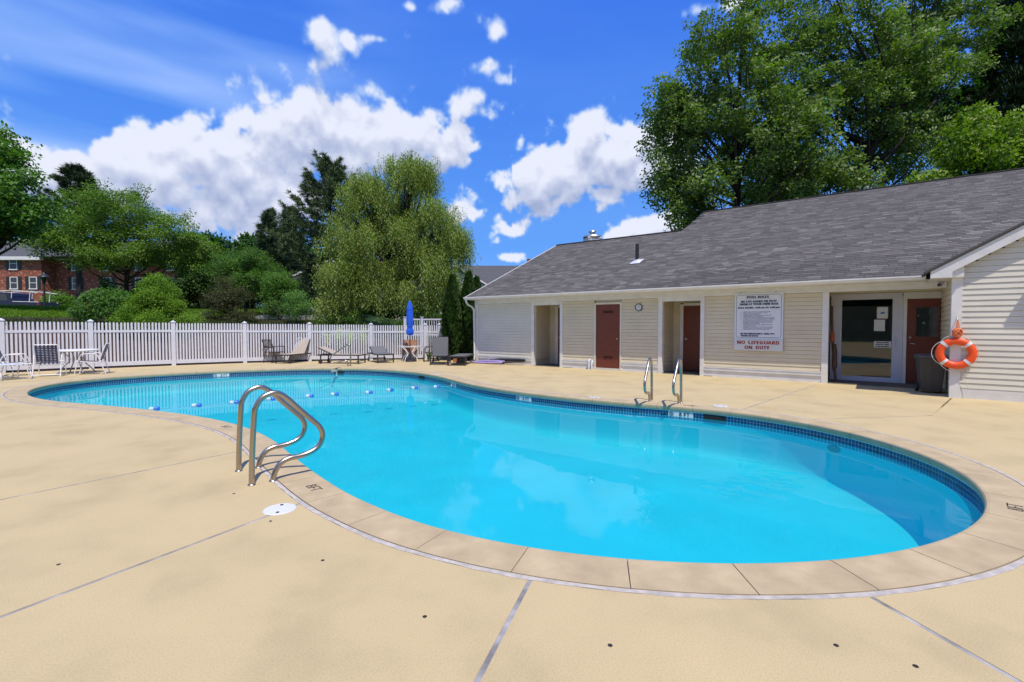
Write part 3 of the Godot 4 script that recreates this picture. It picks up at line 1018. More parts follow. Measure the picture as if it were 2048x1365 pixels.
func shingles(h: Node3D) -> void:
	var rng := RandomNumberGenerator.new()
	rng.seed = 77
	var slope := atan(0.43)
	var tilt := Basis(Vector3.RIGHT, slope)
	var dt := 0.133
	var near: Array = []
	var field := MB.new()
	var grey := [0.085, 0.102, 0.122, 0.148, 0.18]
	var row := 0
	var t := -0.46
	while t < 9.3:
		var s := (-0.15 if t < 6.2 - dt else 5.86) - rng.randf() * 0.2
		var limit := 18.6
		while s < limit:
			var w := rng.randf_range(0.16, 0.40)
			var k := clampi(int(rng.randfn(1.9, 1.15)), 0, 4)
			if s + w > -0.15 and (t < 6.15 or s > 5.8):
				var a := maxf(s, -0.15 if t < 6.15 else 5.86)
				near.append([a, t, s + w - a - 0.004, k])
			s += w
		t += dt
		row += 1
	near.sort_custom(func(a, b): return fac(a[0], 2.5, a[1]).length() < fac(b[0], 2.5, b[1]).length())
	var made := {}
	var count := 0
	for q in near:
		var lift := 0.006 + 0.004 * rng.randf()
		var at := Vector3(q[0], roof_y(q[1]) - 0.014, -q[1])
		if count < 300 and q[0] < 14.5 and q[1] < 3.2:
			var key := int(q[2] * 200.0)
			if not made.has(key):
				made[key] = shingle_shape(MB.new(), Vector3.ZERO, tilt, key / 200.0, 0.008).mesh()
			obj("shingle", made[key], mats["shingle_%d" % q[3]], h, Transform3D(Basis(), at))
			count += 1
		else:
			var g: float = grey[q[3]] * 0.9
			field.tint(Color(g * 1.04, g, g * 0.95))
			shingle_shape(field, at, tilt, q[2], lift)
	var m := mat("shingle_field", Color.WHITE, 0.9)
	m.vertex_color_use_as_albedo = true
	stuff(obj("shingle_field", field, m, h))


func shingle_shape(m: MB, at: Vector3, tilt: Basis, w: float, thick: float) -> MB:
	var l := 0.165
	var p := [Vector3(0, thick, 0), Vector3(w, thick, 0), Vector3(w, 0.001, -l), Vector3(0, 0.001, -l), Vector3(0, -0.004, 0), Vector3(w, -0.004, 0), Vector3(w, -0.004, -l), Vector3(0, -0.004, -l)]
	for i in 8: p[i] = at + tilt * (p[i] + Vector3(0, 0.006, 0))
	m.quad(p[0], p[1], p[2], p[3], tilt.y)
	m.quad(p[4], p[5], p[1], p[0], tilt.z)
	m.quad(p[0], p[3], p[7], p[4], -tilt.x)
	m.quad(p[1], p[2], p[6], p[5], tilt.x)
	return m


# ------------------------------------------------------------------ fence
func build_fence() -> void:
	var posts: Array[Vector2] = [Vector2(-18.2, -10.6), Vector2(-16.7, -12.45), Vector2(-15.09, -14.32), Vector2(-13.65, -15.70), Vector2(-11.92, -17.05), Vector2(-10.05, -18.22), Vector2(-7.98, -19.10), Vector2(-5.74, -19.74), Vector2(-3.62, -20.20), Vector2(-3.06, -20.42), Vector2(-1.4, -20.8)]
	var f := thing("picket_fence", "white vinyl picket fence curving along the far side of the pool deck", "fence")
	var post := MB.new().span(Vector3(-0.064, 0, -0.064), Vector3(0.064, 1.5, 0.064))
	post.span(Vector3(-0.082, 1.5, -0.082), Vector3(0.082, 1.525, 0.082))
	var q := [Vector3(-0.075, 1.525, -0.075), Vector3(0.075, 1.525, -0.075), Vector3(0.075, 1.525, 0.075), Vector3(-0.075, 1.525, 0.075)]
	for i in 4: post.face(q[i], q[(i + 1) % 4], Vector3(0, 1.575, 0), Vector3(0, 1.575, 0), Vector3(0, 1.4, 0))
	var pm := post.mesh()
	var w := 0.0265
	var outline := PackedVector2Array([Vector2(-w, 0.1), Vector2(w, 0.1), Vector2(w, 1.445), Vector2(w * 0.75, 1.465), Vector2(w * 0.3, 1.478), Vector2(-w * 0.3, 1.478), Vector2(-w * 0.75, 1.465), Vector2(-w, 1.445)])
	var picket := MB.new().wall_prism(outline, -0.009, 0.009).mesh()
	var rng := RandomNumberGenerator.new()
	rng.seed = 21
	for i in posts.size():
		var a := posts[i]
		var k := lerpf(1.035, 0.96, clampf((a.x + 15.0) / 10.0, 0.0, 1.0))
		var nxt := posts[mini(i + 1, posts.size() - 1)]
		var prv := posts[maxi(i - 1, 0)]
		var ang := atan2(-(nxt - prv).y, (nxt - prv).x)
		obj("post", pm, mats.vinyl, f, Transform3D(Basis(Vector3.UP, ang).scaled(Vector3(1, k, 1)), Vector3(a.x, 0, a.y)))
		if i == posts.size() - 1: break
		var dir := (nxt - a).normalized()
		var turn := Basis(Vector3.UP, atan2(-dir.y, dir.x))
		var len_ := a.distance_to(nxt)
		var n := int(round((len_ - 0.128) / 0.092))
		for j in n:
			var p := a + dir * (0.064 + (len_ - 0.128) * (j + 0.5) / n)
			obj("picket", picket, mats.vinyl, f, Transform3D((turn * Basis(Vector3(0, 0, 1), rng.randf_range(-0.004, 0.004))).scaled(Vector3(1, k * rng.randf_range(0.997, 1.003), 1)), Vector3(p.x, 0, p.y)))
		for y in [[0.07, 0.20], [1.15, 1.225]]:
			var m := MB.new().box(Vector3((a.x + nxt.x) / 2, (y[0] + y[1]) / 2 * k, (a.y + nxt.y) / 2), Vector3(len_ - 0.12, (y[1] - y[0]) * k, 0.045), turn)
			obj("rail", m, mats.vinyl, f)
	# taller railing behind it
	var r := thing("railing", "tall white railing with square balusters rising behind the fence end", "railing")
	for x in [-4.96, -4.17, -3.15, -2.0]:
		obj("post", MB.new().span(Vector3(-0.06, 0, -0.06), Vector3(0.06, 1.79, 0.06)).span(Vector3(-0.08, 1.79, -0.08), Vector3(0.08, 1.82, 0.08)), mats.vinyl, r, Transform3D(Basis(), Vector3(x, 0, -22.5)))
	for y in [0.95, 1.66]: obj("rail", MB.new().span(Vector3(-4.9, y, -22.53), Vector3(-2.0, y + 0.07, -22.47)), mats.vinyl, r)
	for i in 26: obj("baluster", MB.new().span(Vector3(-4.86 + i * 0.112, 0.95, -22.515), Vector3(-4.825 + i * 0.112, 1.68, -22.485)), mats.vinyl, r)


# ------------------------------------------------------------------ houses and the street beyond
func brick_tex() -> Texture2D:
	var s := 512
	var im := Image.create(s, s, false, Image.FORMAT_RGB8)
	im.fill(Color(0.55, 0.47, 0.42))
	var rng := RandomNumberGenerator.new()
	rng.seed = 8
	for r in 32:
		for c in 12:
			var t := rng.randf_range(0.72, 1.0)
			var col := Color(0.86 * t, 0.50 * t, 0.40 * t)
			if rng.randf() < 0.07: col = Color(1.0, 0.86, 0.74)
			elif rng.randf() < 0.1: col = Color(0.6, 0.28, 0.22)
			var x := int(c * 42.67 + (21 if r % 2 else 0))
			im.fill_rect(Rect2i(x % s, r * 16, 40, 13), col)
			if x % s > s - 40: im.fill_rect(Rect2i(0, r * 16, x % s + 40 - s, 13), col)
	return ImageTexture.create_from_image(im)


func house_window(parent: Node, at: Vector3, w: float, h: float, shutters := true) -> void:
	var f := MB.new().span(Vector3(-w / 2, 0, 0.0), Vector3(-w / 2 + 0.09, h, 0.06)).span(Vector3(w / 2 - 0.09, 0, 0.0), Vector3(w / 2, h, 0.06))
	f.span(Vector3(-w / 2, h - 0.09, 0.0), Vector3(w / 2, h, 0.055)).span(Vector3(-w / 2 - 0.05, -0.06, 0.0), Vector3(w / 2 + 0.05, 0.06, 0.1)).span(Vector3(-w / 2, h / 2 - 0.035, 0.0), Vector3(w / 2, h / 2 + 0.035, 0.05))
	var win := obj("window", f, mats.white_paint, parent, Transform3D(Basis(), at))
	obj("pane", MB.new().span(Vector3(-w / 2 + 0.05, 0.05, 0.01), Vector3(w / 2 - 0.05, h - 0.05, 0.02)), mats.far_glass, win)
	if shutters:
		for sgn in [-1.0, 1.0]:
			var c: float = sgn * (w / 2 + 0.24)
			obj("shutter", MB.new().span(Vector3(c - 0.2, -0.03, 0.0), Vector3(c + 0.2, h + 0.03, 0.05)), mats.shutter, win)


func build_far_houses() -> void:
	var brick := mat("brick", Color(0.80, 0.76, 0.74), 0.9)
	brick.albedo_texture = brick_tex()
	brick.uv1_triplanar = true
	brick.uv1_world_triplanar = true
	brick.uv1_scale = Vector3.ONE / 2.6
	mat("shutter", lin(0.02, 0.022, 0.022), 0.6)
	mat("far_glass", lin(0.03, 0.04, 0.05), 0.08)
	var far_roof := mat("far_roof", lin(0.10, 0.105, 0.12), 0.9)
	weathered(far_roof, noise_tex(0.05, 0.75, 1.0, 3, 256, 71), 3.0)
	var b := thing("brick_apartment_house", "red brick apartment house with black shutters behind the left trees", "building", Vector3(-56.2, 2.6, -60.0))
	var body := MB.new().span(Vector3(0.0, 0, -9.0), Vector3(18.0, 7.2, 0.0))
	body.span(Vector3(-16.0, 0, -9.0), Vector3(0.0, 7.0, 1.9))
	obj("wall", body, brick, b)
	var roof := MB.new()
	roof.wall_prism(PackedVector2Array([Vector2(2.5, 7.0), Vector2(-4.0, 10.0), Vector2(-10.5, 7.0)]), -16.4, 0.4)
	roof.wall_prism(PackedVector2Array([Vector2(0.6, 7.2), Vector2(-4.5, 10.4), Vector2(-9.6, 7.2)]), 0.4, 18.4)
	obj("roof", roof, far_roof, b, Transform3D(Basis(Vector3.UP, PI / 2), Vector3.ZERO) * Transform3D(Basis(Vector3.UP, PI), Vector3.ZERO))
	obj("eave", MB.new().span(Vector3(-16.3, 6.6, 1.9), Vector3(0.3, 7.0, 2.45)).span(Vector3(0.3, 6.85, 0.0), Vector3(18.3, 7.2, 0.5)), mats.white_paint, b)
	for x in [2.4, 6.3, 10.2, 14.1]:
		for y in [3.3, 5.6]: house_window(b, Vector3(x, y, 0.0), 0.95, 1.45)
		house_window(b, Vector3(x, 0.9, 0.0), 1.2, 1.15, false)
	for x in [-3.3, -7.2, -11.1]:
		for y in [3.2, 5.5]: house_window(b, Vector3(x, y, 1.9), 0.95, 1.45)
	house_window(b, Vector3(-1.0, 3.2, 1.9), 0.95, 1.45)
	# pale house behind the willow and arborvitae
	var g := thing("grey_roofed_house", "pale house with grey roof, front gable and brick chimney behind the pool house", "house", Vector3(-3.2, 0.5, -48.0))
	obj("wall", MB.new().span(Vector3(-10.0, 0, -9.0), Vector3(9.0, 5.1, 0.0)).span(Vector3(-5.0, 0, 0.0), Vector3(0.8, 4.7, 2.4)), mats.siding_pale, g)
	var r2 := MB.new().wall_prism(PackedVector2Array([Vector2(0.6, 5.0), Vector2(-4.2, 7.35), Vector2(-9.4, 5.0)]), -10.3, 9.3)
	obj("roof", r2, far_roof, g, Transform3D(Basis(Vector3.UP, -PI / 2), Vector3.ZERO))
	var gab := MB.new().wall_prism(PackedVector2Array([Vector2(-5.0, 4.7), Vector2(0.8, 4.7), Vector2(-2.1, 6.5)]), -3.0, 2.4)
	obj("gable_wall", gab, mats.white_paint, g)
	var r3 := MB.new()
	for sgn in [-1.0, 1.0]: r3.wall_prism(PackedVector2Array([Vector2(-2.1, 6.5), Vector2(-2.1 + sgn * 3.4, 4.45), Vector2(-2.1 + sgn * 3.4, 4.62), Vector2(-2.1, 6.68)]), -3.0, 2.9)
	obj("gable_roof", r3, far_roof, g)
	var trim := MB.new()
	for sgn in [-1.0, 1.0]: trim.wall_prism(PackedVector2Array([Vector2(-2.1, 6.42), Vector2(-2.1 + sgn * 3.38, 4.4), Vector2(-2.1 + sgn * 3.38, 4.56), Vector2(-2.1, 6.6)]), 2.9, 2.96)
	trim.span(Vector3(-5.3, 4.45, 2.4), Vector3(1.1, 4.72, 2.7))
	obj("eave", trim, mats.white_paint, g)
	for x in [-3.6, -0.6]: house_window(g, Vector3(x, 3.0, 2.4), 0.95, 1.4)
	for x in [2.6, 5.4]: house_window(g, Vector3(x, 3.0, 0.0), 0.95, 1.4)
	obj("chimney", MB.new().span(Vector3(4.85, 6.4, -4.7), Vector3(5.35, 7.95, -4.1)).span(Vector3(4.8, 7.95, -4.75), Vector3(5.4, 8.05, -4.05)), brick, g)
	var low := thing("white_gabled_house", "small white gabled house half hidden between pine and willow", "house", Vector3(-15.5, 1.8, -42.0))
	obj("wall", MB.new().span(Vector3(-4, 0, -5), Vector3(4, 3.6, 0)), mats.siding_pale, low)
	obj("roof", MB.new().wall_prism(PackedVector2Array([Vector2(-4.4, 3.5), Vector2(4.4, 3.5), Vector2(0, 5.3)]), -5.3, 0.4), far_roof, low)
	var lt := MB.new()
	for sgn in [-1.0, 1.0]: lt.wall_prism(PackedVector2Array([Vector2(0, 5.12), Vector2(sgn * 4.4, 3.32), Vector2(sgn * 4.4, 3.5), Vector2(0, 5.3)]), 0.4, 0.46)
	obj("eave", lt, mats.white_paint, low)
	for x in [-2.0, 1.6]: house_window(low, Vector3(x, 1.2, 0.0), 0.95, 1.4)
	# white flue housing showing over the low ridge
	var c := thing("roof_flue", "white louvred flue housing with metal cap behind the low roof ridge", "chimney", Vector3(4.04, 2.5, -24.5), 12.0)
	obj("housing", MB.new().span(Vector3(-0.36, 0, -0.36), Vector3(0.36, 3.33, 0.36)), mats.white_paint, c)
	for i in 3: obj("louvre", MB.new().box(Vector3(0, 3.05 + i * 0.1, 0.37), Vector3(0.7, 0.05, 0.05), Basis(Vector3.RIGHT, 0.5)), mats.white_paint, c)
	obj("cap", MB.new().lathe([Vector2(0.48, 3.33), Vector2(0.44, 3.4), Vector2(0.14, 3.44), Vector2(0.13, 3.58), Vector2(0.2, 3.6), Vector2(0.17, 3.66), Vector2(0.06, 3.7), Vector2(0.0, 3.72)], 14), mats.galvanised, c)


func build_street_things() -> void:
	var navy := mat("navy_paint", lin(0.010, 0.014, 0.045), 0.4)
	navy.clearcoat_enabled = true
	navy.clearcoat = 0.2
	var t := thing("pickup_truck", "navy pickup truck with white ladder rack parked before the brick house", "truck", Vector3(-39.0, 2.15, -38.0))
	var side := PackedVector2Array([Vector2(-2.9, 0.45), Vector2(2.75, 0.45), Vector2(2.75, 1.05), Vector2(0.75, 1.08), Vector2(0.55, 1.75), Vector2(0.35, 1.80), Vector2(-1.0, 1.80), Vector2(-1.75, 1.12), Vector2(-2.8, 1.0), Vector2(-2.92, 0.8)])
	obj("body", MB.new().wall_prism(side, -0.88, 0.88), navy, t)
	obj("bed_liner", MB.new().span(Vector3(0.85, 1.06, -0.75), Vector3(2.65, 1.09, 0.75)), mats.black_plastic, t)
	for x in [[-1.25, -0.45], [-0.35, 0.35]]:
		var win := PackedVector2Array([Vector2(x[0] - (0.2 if x[0] < -1 else 0.0), 1.18), Vector2(x[1] + (0.1 if x[1] > 0 else 0.0), 1.18), Vector2(x[1], 1.70), Vector2(x[0] + (0.25 if x[0] < -1 else 0.0), 1.70)])
		obj("window", MB.new().wall_prism(win, 0.87, 0.89), mats.far_glass, t)
	for x in [-1.9, 1.75]:
		for z in [-0.8, 0.8]:
			var wh := obj("wheel", MB.new().lathe([Vector2(0.2, -0.12), Vector2(0.36, -0.11), Vector2(0.38, 0), Vector2(0.36, 0.11), Vector2(0.2, 0.12)], 18, Transform3D(Basis(Vector3.RIGHT, PI / 2), Vector3(x, 0.38, z))), mats.black_plastic, t)
			obj("rim", MB.new().lathe([Vector2(0.0, -0.1), Vector2(0.21, -0.09), Vector2(0.21, 0.09), Vector2(0.0, 0.1)], 14, Transform3D(Basis(Vector3.RIGHT, PI / 2), Vector3(x, 0.38, z))), mats.galvanised, wh)
		obj("wheel_arch", MB.new().tube(range(9).map(func(i): return Vector3(x - cos(PI * i / 8.0) * 0.46, 0.42 + sin(PI * i / 8.0) * 0.44, 0.885)), 0.03, 6), mats.black_plastic, t)
	var rack := MB.new()
	for z in [-0.8, 0.8]:
		for x in [0.7, 2.1]: rack.tube([Vector3(x - 0.08, 1.08, z), Vector3(x, 1.86, z)], 0.03, 6)
		rack.tube([Vector3(-1.7, 1.82, z * 0.95), Vector3(-0.6, 1.93, z), Vector3(1.0, 1.95, z), Vector3(2.7, 1.78, z)], 0.032, 6)
		rack.tube([Vector3(0.55, 1.12, z), Vector3(2.75, 1.06, z)], 0.028, 6)
	for x in [-1.2, 0.7, 2.1]: rack.tube([Vector3(x, 1.9, -0.8), Vector3(x, 1.9, 0.8)], 0.03, 6)
	obj("ladder_rack", rack, mats.white_paint, t)
	obj("tail_lamp", MB.new().span(Vector3(2.70, 0.75, 0.7), Vector3(2.77, 1.0, 0.885)), mat("red_lens", lin(0.25, 0.01, 0.01), 0.2), t)
	obj("bumper", MB.new().span(Vector3(2.75, 0.42, -0.85), Vector3(2.93, 0.6, 0.85)), mats.galvanised, t)
	var l := thing("street_lamp", "black lantern lamp post standing before the brick house", "lamp", Vector3(-34.65, 2.4, -36.0))
	obj("pole", MB.new().lathe([Vector2(0.14, 0), Vector2(0.12, 0.25), Vector2(0.07, 0.3), Vector2(0.055, 2.1), Vector2(0.09, 2.14), Vector2(0.09, 2.18)], 10), mats.black_plastic, l)
	obj("lantern", MB.new().lathe([Vector2(0.1, 2.18), Vector2(0.22, 2.62), Vector2(0.21, 2.62)], 6), mats.far_glass, l)
	obj("lantern_top", MB.new().lathe([Vector2(0.34, 2.60), Vector2(0.30, 2.66), Vector2(0.1, 2.84), Vector2(0.03, 2.95), Vector2(0.0, 2.98)], 10), mats.black_plastic, l)
	var c := thing("parked_car", "pale parked car mostly hidden behind shrubs left of the willow", "car", Vector3(-12.2, 1.05, -27.5), 20.0)
	var cs := PackedVector2Array([Vector2(-2.1, 0.3), Vector2(2.1, 0.3), Vector2(2.15, 0.75), Vector2(1.6, 0.92), Vector2(0.9, 1.35), Vector2(-0.6, 1.40), Vector2(-1.4, 0.98), Vector2(-2.1, 0.85)])
	obj("body", MB.new().wall_prism(cs, -0.8, 0.8), mat("silver_paint", lin(0.5, 0.52, 0.55), 0.25, 0.3), c)
	obj("window", MB.new().wall_prism(PackedVector2Array([Vector2(-1.2, 0.98), Vector2(1.3, 0.96), Vector2(0.85, 1.3), Vector2(-0.55, 1.34)]), 0.79, 0.81), mats.far_glass, c)
	for x in [-1.3, 1.3]:
		for z in [-0.72, 0.72]: obj("wheel", MB.new().lathe([Vector2(0.0, -0.11), Vector2(0.3, -0.1), Vector2(0.32, 0), Vector2(0.3, 0.1), Vector2(0.0, 0.11)], 16, Transform3D(Basis(Vector3.RIGHT, PI / 2), Vector3(x, 0.32, z))), mats.black_plastic, c)


# ------------------------------------------------------------------ plants
const BRIGHT := 1.8


func leaf_mat(key: String, back: Color, rough := 0.55) -> StandardMaterial3D:
	var m := mat(key, Color.WHITE, rough)
	m.vertex_color_use_as_albedo = true
	m.metallic_specular = 0.4
	m.backlight_enabled = true
	m.backlight = back
	return m


func clump(leaves: int, radius: float, length: float, width: float, seed_: int, droop := 0.0, flat := 0.5) -> ArrayMesh:
	var r := RandomNumberGenerator.new()
	r.seed = seed_
	var m := MB.new()
	for i in leaves:
		var d := Vector3(r.randfn(), r.randfn() * 0.8, r.randfn()).normalized()
		var at := d * radius * pow(r.randf(), 0.5)
		var along := (d + Vector3(r.randfn(), r.randfn() - droop, r.randfn()) * 0.7).normalized()
		var nn := (Vector3(r.randfn() * 0.6, 1.0, r.randfn() * 0.6)).normalized()
		nn = (nn - along * nn.dot(along)).normalized()
		m.leaf(at, along, nn, length * r.randf_range(0.75, 1.25), width * r.randf_range(0.8, 1.2), d * flat)
	return m.mesh()


func spread(list: Array, tints: Array, puffs: Array, per_m2: float, lo: Color, hi: Color, r: RandomNumberGenerator, size := 1.0, inner := 0.4, floor_y := -99.0) -> void:
	for p in puffs:
		var c: Vector3 = p[0]
		var s: Vector3 = p[1]
		var mean := pow((pow(s.x * s.y, 1.6) + pow(s.y * s.z, 1.6) + pow(s.x * s.z, 1.6)) / 3.0, 1.0 / 1.6)
		var n := int(4.0 * PI * mean * per_m2)
		var tone := r.randf()
		for i in n:
			var d := Vector3(r.randfn(), r.randfn(), r.randfn()).normalized()
			if d.y < -0.2 and r.randf() < 0.5: continue
			var at := c + d * s * (inner + (1.18 - inner) * pow(r.randf(), 0.7))
			if at.y < floor_y: continue
			var b := Basis(Vector3.UP, r.randf() * TAU) * Basis(Vector3.RIGHT, r.randfn() * 0.35)
			list.append(Transform3D(b.scaled(Vector3.ONE * size * r.randf_range(0.7, 1.25)), at))
			tints.append(lo.lerp(hi, clampf(0.35 + tone * 0.25 + r.randfn() * 0.22, 0.0, 1.0)) * BRIGHT)


func puffs_in(env: Array, n: int, size: float, r: RandomNumberGenerator) -> Array:
	var out := []
	for e in env:
		var c: Vector3 = e[0]
		var s: Vector3 = e[1]
		for i in int(n * (e[2] if e.size() > 2 else 1.0)):
			var d := Vector3(r.randfn(), r.randfn(), r.randfn()).normalized()
			var k := size * r.randf_range(0.7, 1.3)
			out.append([c + d * s * pow(r.randf_range(0.15, 0.9), 0.6), Vector3(k, k * 0.66, k)])
	return out


func limbs(parent: Node, base: Vector3, fork: Vector3, puffs: Array, thick: float, m: Material, r: RandomNumberGenerator, share := 1.0) -> void:
	var t := MB.new()
	var mid := base.lerp(fork, 0.5) + Vector3(r.randfn(), 0, r.randfn()) * thick * 0.4
	t.tube([base - Vector3(0, 0.3, 0), base + Vector3(0, 0.15, 0), mid, fork], [thick * 1.5, thick, thick * 0.85, thick * 0.7], 8)
	obj("trunk", t, m, parent)
	var b := MB.new()
	var spine := [fork]
	var top := fork
	for p in puffs:
		if p[0].y > top.y: top = p[0]
	for i in range(1, 5): spine.append(fork.lerp(top, i / 4.0) + Vector3(r.randfn(), 0, r.randfn()) * 0.25)
	b.tube(spine, [thick * 0.7, thick * 0.55, thick * 0.4, thick * 0.26, thick * 0.1], 7)
	for p in puffs:
		if r.randf() > share: continue
		var to: Vector3 = p[0]
		var k := clampf((to.y - fork.y) / maxf(top.y - fork.y, 0.1) - 0.25, 0.0, 0.85)
		var from := fork.lerp(top, k)
		var bend := from.lerp(to, 0.5) + Vector3(r.randfn() * 0.2, -0.12 * from.distance_to(to), r.randfn() * 0.2)
		b.tube([from, from.lerp(bend, 0.6), bend.lerp(to, 0.4), to], [thick * 0.32, thick * 0.26, thick * 0.17, thick * 0.06], 5)
	obj("branches", b, m, parent)


func leafy_tree(called: String, label: String, category: String, base: Vector2, fork_y: float, env: Array, n: int, puff: float, per_m2: float, mesh: Mesh, lo: Color, hi: Color, thick: float, seed_: int, size := 1.0, group := "") -> Node3D:
	var r := RandomNumberGenerator.new()
	r.seed = seed_
	var y := ground_height(base.x, base.y)
	var o := thing(called, label, category, Vector3(base.x, y, base.y), 0.0, group)
	var local := env.map(func(e): return [e[0] - o.position] + e.slice(1))
	var puffs := puffs_in(local, n, puff, r)
	if thick > 0.0: limbs(o, Vector3.ZERO, Vector3(0, fork_y - y, 0), puffs, thick, mats.bark, r, clampf(26.0 / puffs.size(), 0.15, 0.8))
	var list := []
	var tints := []
	spread(list, tints, puffs, per_m2, lo, hi, r, size)
	scatter("crown", mesh, list, tints, mats.leaf, o)
	return o


func conifer(called: String, label: String, base: Vector2, height: float, reach: float, first: float, tuft: Mesh, lo: Color, hi: Color, seed_: int, size := 1.0, lift := 0.25, group := "") -> void:
	var r := RandomNumberGenerator.new()
	r.seed = seed_
	var y := ground_height(base.x, base.y)
	var o := thing(called, label, "tree", Vector3(base.x, y, base.y), 0.0, group)
	obj("trunk", MB.new().tube([Vector3.ZERO, Vector3(0.1, height * 0.5, 0), Vector3(0, height, 0)], [height * 0.022, height * 0.014, 0.03], 8), mats.bark, o)
	var b := MB.new()
	var list := []
	var tints := []
	var h := first
	while h < height - 0.2:
		var k := (h - first) / (height - first)
		for i in 6:
			var a := r.randf() * TAU
			var l := reach * (1.0 - k * 0.88) * r.randf_range(0.65, 1.1)
			var d := Vector3(cos(a), 0, sin(a))
			var from := Vector3(0, h + r.randf() * 0.3, 0)
			var rise := l * (lift + k * 0.5)
			var pts := []
			for q in 5: pts.append(from + d * l * (q / 4.0) + Vector3.UP * (rise * pow(q / 4.0, 1.6) - 0.12 * l * sin(PI * q / 4.0)))
			b.tube(pts, [0.05, 0.04, 0.03, 0.02, 0.01], 5)
			var n := int(l * 7.0) + 4
			for q in n:
				var t := 0.25 + 0.78 * pow(r.randf(), 0.7)
				var at := from + d * l * t + Vector3.UP * (rise * pow(t, 1.6) - 0.12 * l * sin(PI * t))
				var side := d.cross(Vector3.UP) * r.randfn() * 0.20 * l * (1.1 - t * 0.6)
				var along := (d * 0.8 + side.normalized() * 0.5 + Vector3.UP * r.randf_range(0.1, 0.8)).normalized()
				var x := along.cross(Vector3.UP).normalized()
				list.append(Transform3D(Basis(x, along, x.cross(along)).scaled(Vector3.ONE * size * r.randf_range(0.7, 1.3)), at + side + Vector3.UP * r.randfn() * 0.06))
				tints.append(lo.lerp(hi, clampf(r.randf_range(-0.1, 0.7) + 0.3 * t, 0.0, 1.0)))
		h += lerpf(0.55, 0.32, k)
	obj("branches", b, mats.bark, o)
	scatter("needles", tuft, list, tints, mats.needle, o)


func needle_tuft(n: int, length: float, width: float, seed_: int) -> ArrayMesh:
	var r := RandomNumberGenerator.new()
	r.seed = seed_
	var m := MB.new()
	for i in n:
		var d := Vector3(r.randfn() * 0.6, 1.0, r.randfn() * 0.6).normalized()
		var nn := d.cross(Vector3(r.randfn(), r.randfn(), r.randfn())).normalized()
		m.leaf(Vector3(0, r.randf_range(-0.25, 0.1) * length, 0), d, nn, length * r.randf_range(0.7, 1.2), width, Vector3(d.x, 0.5, d.z))
	return m.mesh()


